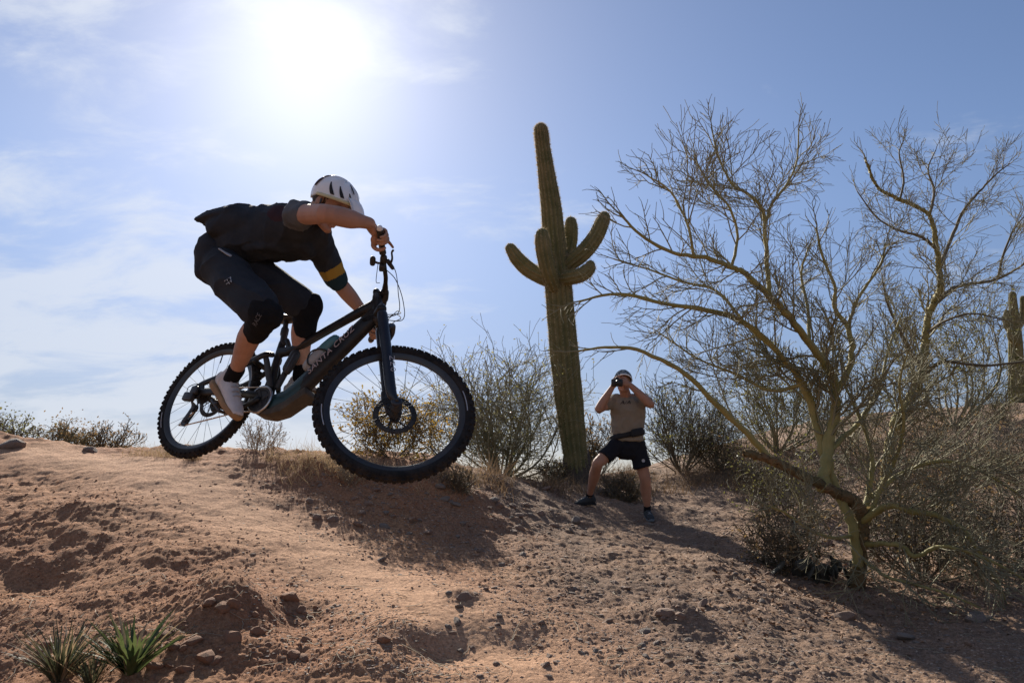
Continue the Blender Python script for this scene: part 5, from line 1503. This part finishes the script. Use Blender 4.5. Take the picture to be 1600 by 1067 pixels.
def cuff(name, a, b, r, m, n=20):
    v, f = limb_geo([a, (a + b) / 2, b], r, n=n, sub=3)
    return Geo().add(v, f).obj(name, m, rider, off=rider_at)
sR = unit(anR - knR); sL = unit(anL - knL)
tR = unit(knR - hipR); tL = unit(knL - hipL)
def knee_pad(hp, kn, an, fwd):
    t = unit(kn - hp); s = unit(an - kn)
    fwd = unit(fwd - s * (fwd @ s))
    p = [limb_geo([kn - t * .10, kn - t * .03, kn + s * .02, kn + s * .07, kn + s * .125], [.078, .078, .074, .067, .062], n=20, sub=4), ell_geo(kn + fwd * .032, (.056, .062, .075), fwd, np.cross(fwd, s), s)]
    return fuse('knee_pad', p, .005, 5, M_PAD, rider, off=rider_at, disp=wrinkle(.003, 16, 2))
knee_pad(hipR, knR, anR, BM @ np.array([1., -.2, .5])); knee_pad(hipL, knL, anL, BM @ np.array([1., .2, .4]))
for s_, an, sd_ in ((sR, anR, upR), (sL, anL, upL)):
    v, f = limb_geo([an - s_ * .085, an - s_ * .04, an + s_ * .02, an - sd_ * .012], [.0425, .0395, .0385, .034], n=18, sub=3)
    v = v + .0012 * np.sin((v @ s_) * 900)[:, None] * unit(np.cross(s_, [0, 0, 1]))
    Geo().add(v, f).obj('sock', M_SOCK, rider, off=rider_at)
def shoe(an, up, fw, m, ms, parent, off, k=1.0):
    sd_ = np.cross(up, fw)
    b = an - up * .098
    P = lambda a, c: b + fw * a * k + up * c * k
    up_p = [limb_geo([P(-.055, .055), P(-.02, .062), P(.03, .058), P(.08, .044), P(.135, .030), P(.172, .022)], [.040, .045, .046, .036, .026, .016], [.030, .036, .040, .045, .045, .036], up, n=20, sub=4),
            limb_geo([P(-.03, .06), P(-.022, .095), P(-.020, .108)], [.043, .041, .041], [.040, .039, .039], fw, n=18, sub=3)]
    o = fuse('shoe', up_p, .004, 4, m, parent, off=off, disp=wrinkle(.002, 18, 1))
    outl = [(-.088, .0), (-.08, .024), (-.05, .036), (0, .037), (.05, .041), (.10, .049), (.15, .046), (.185, .028), (.197, 0), (.186, -.026), (.15, -.042), (.10, -.046), (.05, -.038), (0, -.034), (-.05, -.034), (-.08, -.022)]
    pv, pf = prism_geo(outl, -.004, .024, .006)
    w = b + np.outer(pv[:, 0] * k, fw) + np.outer(pv[:, 2] * k, sd_) + np.outer(pv[:, 1] * k, up)
    g = Geo(); g.add(w, pf); g.obj('sole', ms, o, off=off, angle=40)
    g = Geo()
    for a in (.035, .058, .081, .104):
        c = P(a, .117 - a * .42)
        v, f = limb_geo([c - sd_ * .024 * k - up * .008 * k, c + up * .0025 * k, c + sd_ * .024 * k - up * .008 * k], .0036 * k, n=6, sub=3); g.add(v, f)
    g.obj('lace', M_DECALG, o, off=off)
    return o
shoe(anR, upR, fwR, M_SHOE, M_SOLE, rider, rider_at, 1.1)
shoe(anL, upL, fwL, M_SHOE, M_SOLE, rider, rider_at)
# waistband and belt tag seen under the lifted hem
v, f = limb_geo([J(343, 389, 3.655), J(352, 395, 3.65), J(361, 400, 3.65)], .004, .012, hd_, n=8, sub=3)
Geo().add(v, f).obj('waist_strap', M_DECALG, rider, off=rider_at)
# helmet
def helmet(c, f, u, r, parent, off, k=1.0, visor=True, cap_m=M_HELM, rim_m=M_HELM_Y, vents=True):
    Pt = lambda a, b, d: c + (f * a + u * b + r * d) * k
    n, m = 44, 22
    V = []
    ph = np.linspace(0, 1, m); th = np.linspace(0, 2 * np.pi, n, endpoint=False)
    def surf(s, t, grow_=0):
        # s 0 (crown) .. 1 (rim); t azimuth, 0 = front
        rim = .56 + .16 * math.cos(t) * -1 + .03 * (1 - math.cos(2 * t)) * .5          # lower at the back of the head
        a = s * np.pi * rim
        ex = .138 + .014 * math.cos(t); 
        x = math.sin(a) * math.cos(t) * (ex + grow_); y = math.sin(a) * math.sin(t) * (.100 + grow_); z = math.cos(a) * (.102 + grow_) + .037
        if math.cos(t) < -.3: z -= .010 * (s ** 2)
        return np.array([x - .008, z, y])
    rows = [[surf(max(s, .015), t) * (1 + .0) for t in th] for s in ph]
    inner = [[surf(max(s, .015), t, -.016) for t in th] for s in ph[::-1]]
    A = np.array(rows + inner).reshape(-1, 3)
    ridge = .0055 * np.cos(8 * np.tile(th, 2 * m)); A[:, 1] += np.where(np.arange(len(A)) < n * m, ridge, 0) * (np.abs(A[:, 0]) < .12)
    W_ = c + (np.outer(A[:, 0], f) + np.outer(A[:, 1], u) + np.outer(A[:, 2], r)) * k
    i = np.arange(2 * m - 1)[:, None] * n; j = np.arange(n)[None]; j2 = (j + 1) % n
    Q = np.stack([i + j, i + n + j, i + n + j2, i + j2], -1).reshape(-1, 4)
    h = Geo().add(W_, Q).obj('helmet', cap_m, parent, off=off)
    def patch(name, s0, s1, t0, t1, mm, w0, w1, lift=.0035, skew=0):
        L = 7; P = []
        for q in range(L):
            x = q / (L - 1); s = s0 + (s1 - s0) * x; tt = t0 + (t1 - t0) * x; ww = (w0 + (w1 - w0) * x) * math.sin(math.pi * min(max(x, .10), .93)) ** .22
            P.append([surf(s, tt - ww, lift), surf(s, tt, lift + .001), surf(s, tt + ww, lift)])
        P = np.array(P).reshape(-1, 3); base = P.copy()
        V_ = c + (np.outer(P[:, 0], f) + np.outer(P[:, 1], u) + np.outer(P[:, 2], r)) * k
        a_ = np.arange(L - 1)[:, None] * 3
        Q_ = np.concatenate([np.hstack([a_, a_ + 1, a_ + 4, a_ + 3]), np.hstack([a_ + 1, a_ + 2, a_ + 5, a_ + 4])])
        link(name, mesh_np(name, V_ - off, Q_), mm, h)
    if vents:
        for sg in (-1, 1):
            patch('vent', .56, .90, sg * 1.62, sg * 1.22, M_HELM_IN, .03, .10)
            patch('vent', .56, .90, sg * 1.20, sg * .86, M_HELM_IN, .03, .10)
            patch('vent', .66, .88, sg * .68, sg * .52, M_HELM_IN, .035, .06)
            patch('vent', .25, .60, sg * .62, sg * .40, M_HELM_IN, .12, .06)
            patch('vent', .52, .78, sg * 2.25, sg * 2.15, M_JMAR, .13, .10)
            patch('vent', .34, .50, sg * 2.5, sg * 2.3, M_HELM_IN, .22, .16)
            # cream rim line low on the side
            P = [surf(.97, sg * t, .004) for t in np.linspace(.02, 1.75, 14)]
            Pw = [c + (f * p[0] + u * (p[1] - .004) + r * p[2]) * k for p in P]
            v, f_ = limb_geo(Pw, .0085 * k, .005 * k, u, n=8, sub=2)
            Geo().add(v, f_).obj('helmet_rim', rim_m, h, off=off)
    if visor:
        P = []
        for a, (x, z) in enumerate(((.128, .094), (.156, .083), (.184, .064), (.197, .050))):
            for b in np.linspace(-1, 1, 11):
                P.append([x - .026 * abs(b) ** 2.2, z - .014 * b * b, b * (.070 - .006 * a)])
        P = np.array(P); K = 11
        top = c + (np.outer(P[:, 0], f) + np.outer(P[:, 1] + .003, u) + np.outer(P[:, 2], r)) * k
        bot = top - u * .005 * k
        N_ = len(P); i = np.arange(3)[:, None] * K; j = np.arange(K - 1)[None]
        Qt = np.stack([i + j, i + K + j, i + K + j + 1, i + j + 1], -1).reshape(-1, 4)
        edge = [(q, q + K) for q in (0, K, 2 * K)] + [(3 * K + q, 3 * K + q + 1) for q in range(K - 1)] + [(q + K, q) for q in (K - 1, 2 * K - 1, 3 * K - 1)]
        Qe = np.array([[a_, b_, b_ + N_, a_ + N_] for a_, b_ in edge])
        Geo().add(np.vstack([top, bot]), np.concatenate([Qt, Qt[:, ::-1] + N_, Qe])).obj('visor', [cap_m], h, off=off)
        v, f_ = limb_geo(top[3 * K:] - u * .003, .004, n=6, sub=1); Geo().add(v, f_).obj('visor_edge', M_HELM_IN, h, off=off)
    # chin strap
    for sg in (-1, 1):
        P = [Pt(.0, -.005, sg * .086), Pt(.012, -.06, sg * .070), Pt(.035, -.103, sg * .036), Pt(.045, -.112, 0)]
        v, f_ = limb_geo(P, .0075 * k, .0022 * k, f, n=8, sub=4); Geo().add(v, f_).obj('chin_strap', M_PLASTIC, h, off=off)
    return h
hc = hd + hu * .012
helmet(hc, hf, hu, hr, rider, rider_at, 1.0)
hg = [ell_geo(hd - hf * .026 + hu * .026, (.090, .082, .082), hf, hr, hu)]
fuse('hair', hg, .006, 2, M_HAIR, rider, off=rider_at, disp=wrinkle(.003, 40, 4))
# watch on the right wrist
wv = unit(wrR - elR); 
v, f = limb_geo([wrR - wv * .030, wrR - wv * .010], .034, n=20, sub=1, cap=False)
# marks printed on the clothes: laid on the surface that faces the camera
def decal(name, txt, size, px, py, target, m, X2, parent, off, xs=1.0, dx=None, lift=.009, shear=0, face=None):
    """flat print wrapped on to the cloth below it"""
    from mathutils.bvhtree import BVHTree
    me0 = target.data; tv = np.empty(len(me0.vertices) * 3, np.float32); me0.vertices.foreach_get('co', tv)
    tv = tv.reshape(-1, 3) + off
    bvh = BVHTree.FromPolygons([Vector(q) for q in tv], [list(p.vertices) for p in me0.polygons])
    r = ray(px, py) if face is None else face
    h_ = bvh.ray_cast(Vector(CAMP if face is None else np.array(px) - face * .5), Vector(unit(r)))
    if h_[0] is None: print('decal miss', name); return
    c = np.array(h_[0]); N_ = np.array(h_[1]); N_ = N_ if N_ @ r < 0 else -N_
    N_ = unit(N_ - unit(r) * .6)
    X_ = np.asarray(X2, float); X_ = unit(X_ - N_ * (X_ @ N_)); Y_ = unit(np.cross(N_, X_))
    me, v = text_mesh(txt, size, shear, ext=.0)
    w = c + np.outer(v[:, 0] * xs, X_) + np.outer(v[:, 1], Y_) + N_ * .05
    res = []
    for q in w:
        k = bvh.ray_cast(Vector(q), Vector(-N_), .15)
        res.append(np.array(k[0]) + N_ * lift if k[0] is not None else q - N_ * .05)
    me.vertices.foreach_set('co', (np.array(res) - off).astype(np.float32).ravel()); me.update()
    return link(name, me, m, parent)
camR = np.array([1., 0, 0]); camU = np.array([0, -math.sin(PITCH), math.cos(PITCH)])
decal('shorts_mark', 'FF', .050, 357, 440, so_, M_DECALG, camR * .62 - camU * .78, rider, rider_at, xs=.8)
kp = [o for o in rider.children if o.name.startswith('knee_pad')][0]
decal('pad_mark', 'RACE', .031, 402, 500, kp, M_PADMARK, camR * .45 + camU * .9, rider, rider_at, xs=.85, shear=.2)


# photographer ---------------------------------------------------------------
M_TAN = mat('tan_shirt', (.21, .18, .14), .9, (.25, .21, .165), 10, bump=.3, bscale=260, spec=.2)
M_NAVYSH = mat('black_walking_shorts', (.010, .011, .016), .9, (.015, .016, .021), 14, spec=.2)
M_BELT = mat('black_hip_belt', (.008, .008, .010), .8)
M_GSHOE = mat('dark_trail_shoe', (.02, .024, .028), .85, (.035, .04, .045), 20)
M_GSOLE = mat('grey_shoe_sole', (.16, .18, .20), .85)
pfA = on_ground(908, 789); pfB = on_ground(1014, 811)      # his right and left foot
dP = 8.0
print('photographer depth', depth_of(pfA), depth_of(pfB))
dP = (depth_of(pfA) + depth_of(pfB)) / 2
ppx = dP / F                                         # metres per survey pixel at his distance
Z3 = np.array([0, 0, 1.]); X3 = np.array([1., 0, 0]); Y3 = np.array([0, 1., 0])
Q = lambda px, py, dd=0: at(px, py, dP + dd)
ph_at = (pfA + pfB) / 2
person2 = thing('person', 'photographer in tan shirt and black shorts standing with legs apart beside the saguaro', 'person', ph_at)
k2 = ppx * 142.6 / 1.0                                # his scale against a 1.72 m man
anA = pfA + np.array([.095 * 1, .02, .10]); anB = pfB + np.array([.0, .07, .10])
hpA = Q(966, 692); hpB = Q(994, 692, .02)
knA = Q(934, 724, -.14); knB = Q(1008, 748, -.05)
shA = Q(958, 626, .02); shB = Q(1003, 623, .02)
elA = Q(935, 640, -.20); elB = Q(1017, 632, -.20)
hdP = Q(974, 597, -.02)
camC = Q(964, 598, -.20)
wrA = Q(956, 606, -.17); wrB = Q(984, 601, -.17)
hC = (hpA + hpB) / 2; sC = (shA + shB) / 2
f2 = unit(np.array([-.10, -1, -.02])); u2 = unit(Z3 - f2 * (f2 @ Z3)); r2 = np.cross(f2, u2)
def simple_hand(w, tip_dir, side, palm_n):
    """hand wrapped round the camera body: palm, four fingers across the back of it, thumb under"""
    d = unit(tip_dir); s = unit(side); n_ = unit(palm_n)
    out = [limb_geo([w, w + d * .045, w + d * .085], [.020, .019, .016], [.026, .038, .040], n_, n=12, sub=3)]
    for k, (o, l) in enumerate(((-.03, .068), (-.010, .076), (.010, .072), (.029, .056))):
        b = w + d * .082 + s * o
        out.append(limb_geo([b, b + d * l * .45 + n_ * .006, b + d * l * .75 + n_ * .020, b + d * l * .85 + n_ * .034], [.0088, .0088, .008, .007], n=8, sub=3))
    b = w + d * .03 - s * .034
    out.append(limb_geo([b, b - s * .022 + d * .022 + n_ * .008, b - s * .026 + d * .05 + n_ * .02], [.012, .0105, .0085], n=8, sub=3))
    return out
b2 = [limb_geo([hC - Z3 * .02, hC + Z3 * .15, hC * .4 + sC * .6, sC - Z3 * .07, sC + Z3 * .01], [.095, .098, .105, .10, .06], [.15, .145, .16, .17, .13], Y3, n=20, sub=4),
      limb_geo([shA, sC, shB], [.055, .07, .055], n=14, sub=3), limb_geo([sC - Z3 * .02, hdP - u2 * .06], [.062, .058], n=14, sub=3)]
b2 += head_pieces(hdP, f2, u2, r2) + arm(shA, elA, wrA, 1.1) + arm(shB, elB, wrB, 1.1)
b2 += leg(hpA, knA, anA, np.array([0, 1., 0]), 1.1) + leg(hpB, knB, anB, np.array([0, 1., 0]), 1.1)
b2 += simple_hand(wrA, unit(camC - wrA) + Z3 * .35, -Z3 + X3 * .2, np.array([.5, .8, 0])) + simple_hand(wrB, unit(camC - wrB) + Z3 * .25, -Z3, np.array([-.5, .8, 0]))
fwA = unit([-.93, -.36, 0]); fwB = unit([.05, -1, 0])
fuse('body', b2, .005, 6, M_SKIN2, person2, off=ph_at)
eyes(hdP, f2, u2, r2, person2, ph_at)
shirt = [limb_geo([hC + Z3 * .02, hC + Z3 * .10, hC * .5 + sC * .5, sC - Z3 * .10, sC - Z3 * .02, sC + Z3 * .03], [.138, .138, .136, .132, .105, .068], [.186, .184, .186, .196, .178, .10], Y3, n=28, sub=4, capk=.2),
         limb_geo([sC * .3 + shA * .7, shA, shA * .55 + elA * .45], [.075, .072, .066], n=16, sub=4), limb_geo([sC * .3 + shB * .7, shB, shB * .55 + elB * .45], [.075, .072, .066], n=16, sub=4)]
sh2 = fuse('shirt', shirt, .008, 6, M_TAN, person2, off=ph_at, disp=wrinkle(.010, 8, 12))
sho = [limb_geo([hC + Z3 * .03, hC - Z3 * .05, hC - Z3 * .09], [.112, .115, .10], [.16, .165, .15], Y3, n=24, sub=4)] + short_leg(hpA, knA, .70, (.095, .092, .090, .090)) + short_leg(hpB, knB, .62, (.095, .098, .100, .102))
sho2 = fuse('shorts', sho, .008, 6, M_NAVYSH, person2, off=ph_at, disp=wrinkle(.008, 7, 6))
# hip belt, worn on the slant
th_ = np.linspace(0, 2 * np.pi, 30, endpoint=False)
bc = hC + Z3 * .085
P = np.array([bc + X3 * math.cos(t) * .194 + Y3 * math.sin(t) * .146 + Z3 * .035 * math.cos(t) for t in th_] + [bc + X3 * .194 + Z3 * .035])
v, f = limb_geo(P, .030, .008, Z3, n=8, sub=1, cap=False)
bl_ = Geo().add(v, f).obj('hip_belt', M_BELT, person2, off=ph_at)
g = Geo(); g.add(*box_geo(bc + X3 * .09 - Y3 * .145 + Z3 * .02, .15, .05, .085, X=unit([1, .3, .2]), Y=Y3, bev=.018)); g.obj('belt_pouch', M_BELT, bl_, off=ph_at)
shoe(anA, Z3, fwA, M_GSHOE, M_BELT, person2, ph_at, .95)
shoe(anB, unit([0, -.12, 1]), unit(fwB + np.array([0, 0, -.12])), M_GSHOE, M_GSOLE, person2, ph_at, .95)
for an in (anA, anB):
    kk = knA if an is anA else knB
    v, f = limb_geo([an + unit(kk - an) * .045, an, an - Z3 * .04], [.040, .038, .036], n=14, sub=3, capk=.2)
    Geo().add(v, f).obj('sock', M_SOCK, person2, off=ph_at)
helmet(hdP + u2 * .004, f2, u2, r2, person2, ph_at, .95, visor=False, cap_m=mat('grey_helmet_shell', (.13, .14, .14), .5), rim_m=M_HELM)
fuse('hair', [ell_geo(hdP - f2 * .03 + u2 * .02, (.090, .083, .085), f2, r2, u2)], .008, 2, M_HAIR, person2, off=ph_at)
# band of dark panels round the white helmet
decal('shirt_mark', 'A/A', .06, 977, 629, sh2, M_BELT, X3, person2, ph_at, xs=1.2, shear=.3)
decal('shorts_mark', '\u25cf', .05, 1005, 720, sho2, M_DECALG, X3, person2, ph_at)
# the camera he holds
M_CAMB = mat('black_camera', (.012, .012, .013), .5)
camera = thing('camera', 'small black camera held up to the photographer\'s face', 'camera', camC)
g = Geo(); g.add(*box_geo(np.zeros(3), .125, .045, .078, X=X3, Y=unit([.1, 1, 0]), Z=unit([0, -.05, 1]), bev=.008)); g.add(*box_geo([0, .0, .046], .04, .035, .022, bev=.006)); g.obj('camera_body', M_CAMB, camera)
v, f = limb_geo([[0, -.015, -.003], [0.005, -.05, -.004], [.008, -.075, -.006]], [.031, .030, .028], n=20, sub=2, cap=False); g = Geo(); g.add(v, f)
v, f = ell_geo([.007, -.07, -.005], (.026, .008, .026)); g.add(v, f); g.obj('lens', M_CAMB, camera)
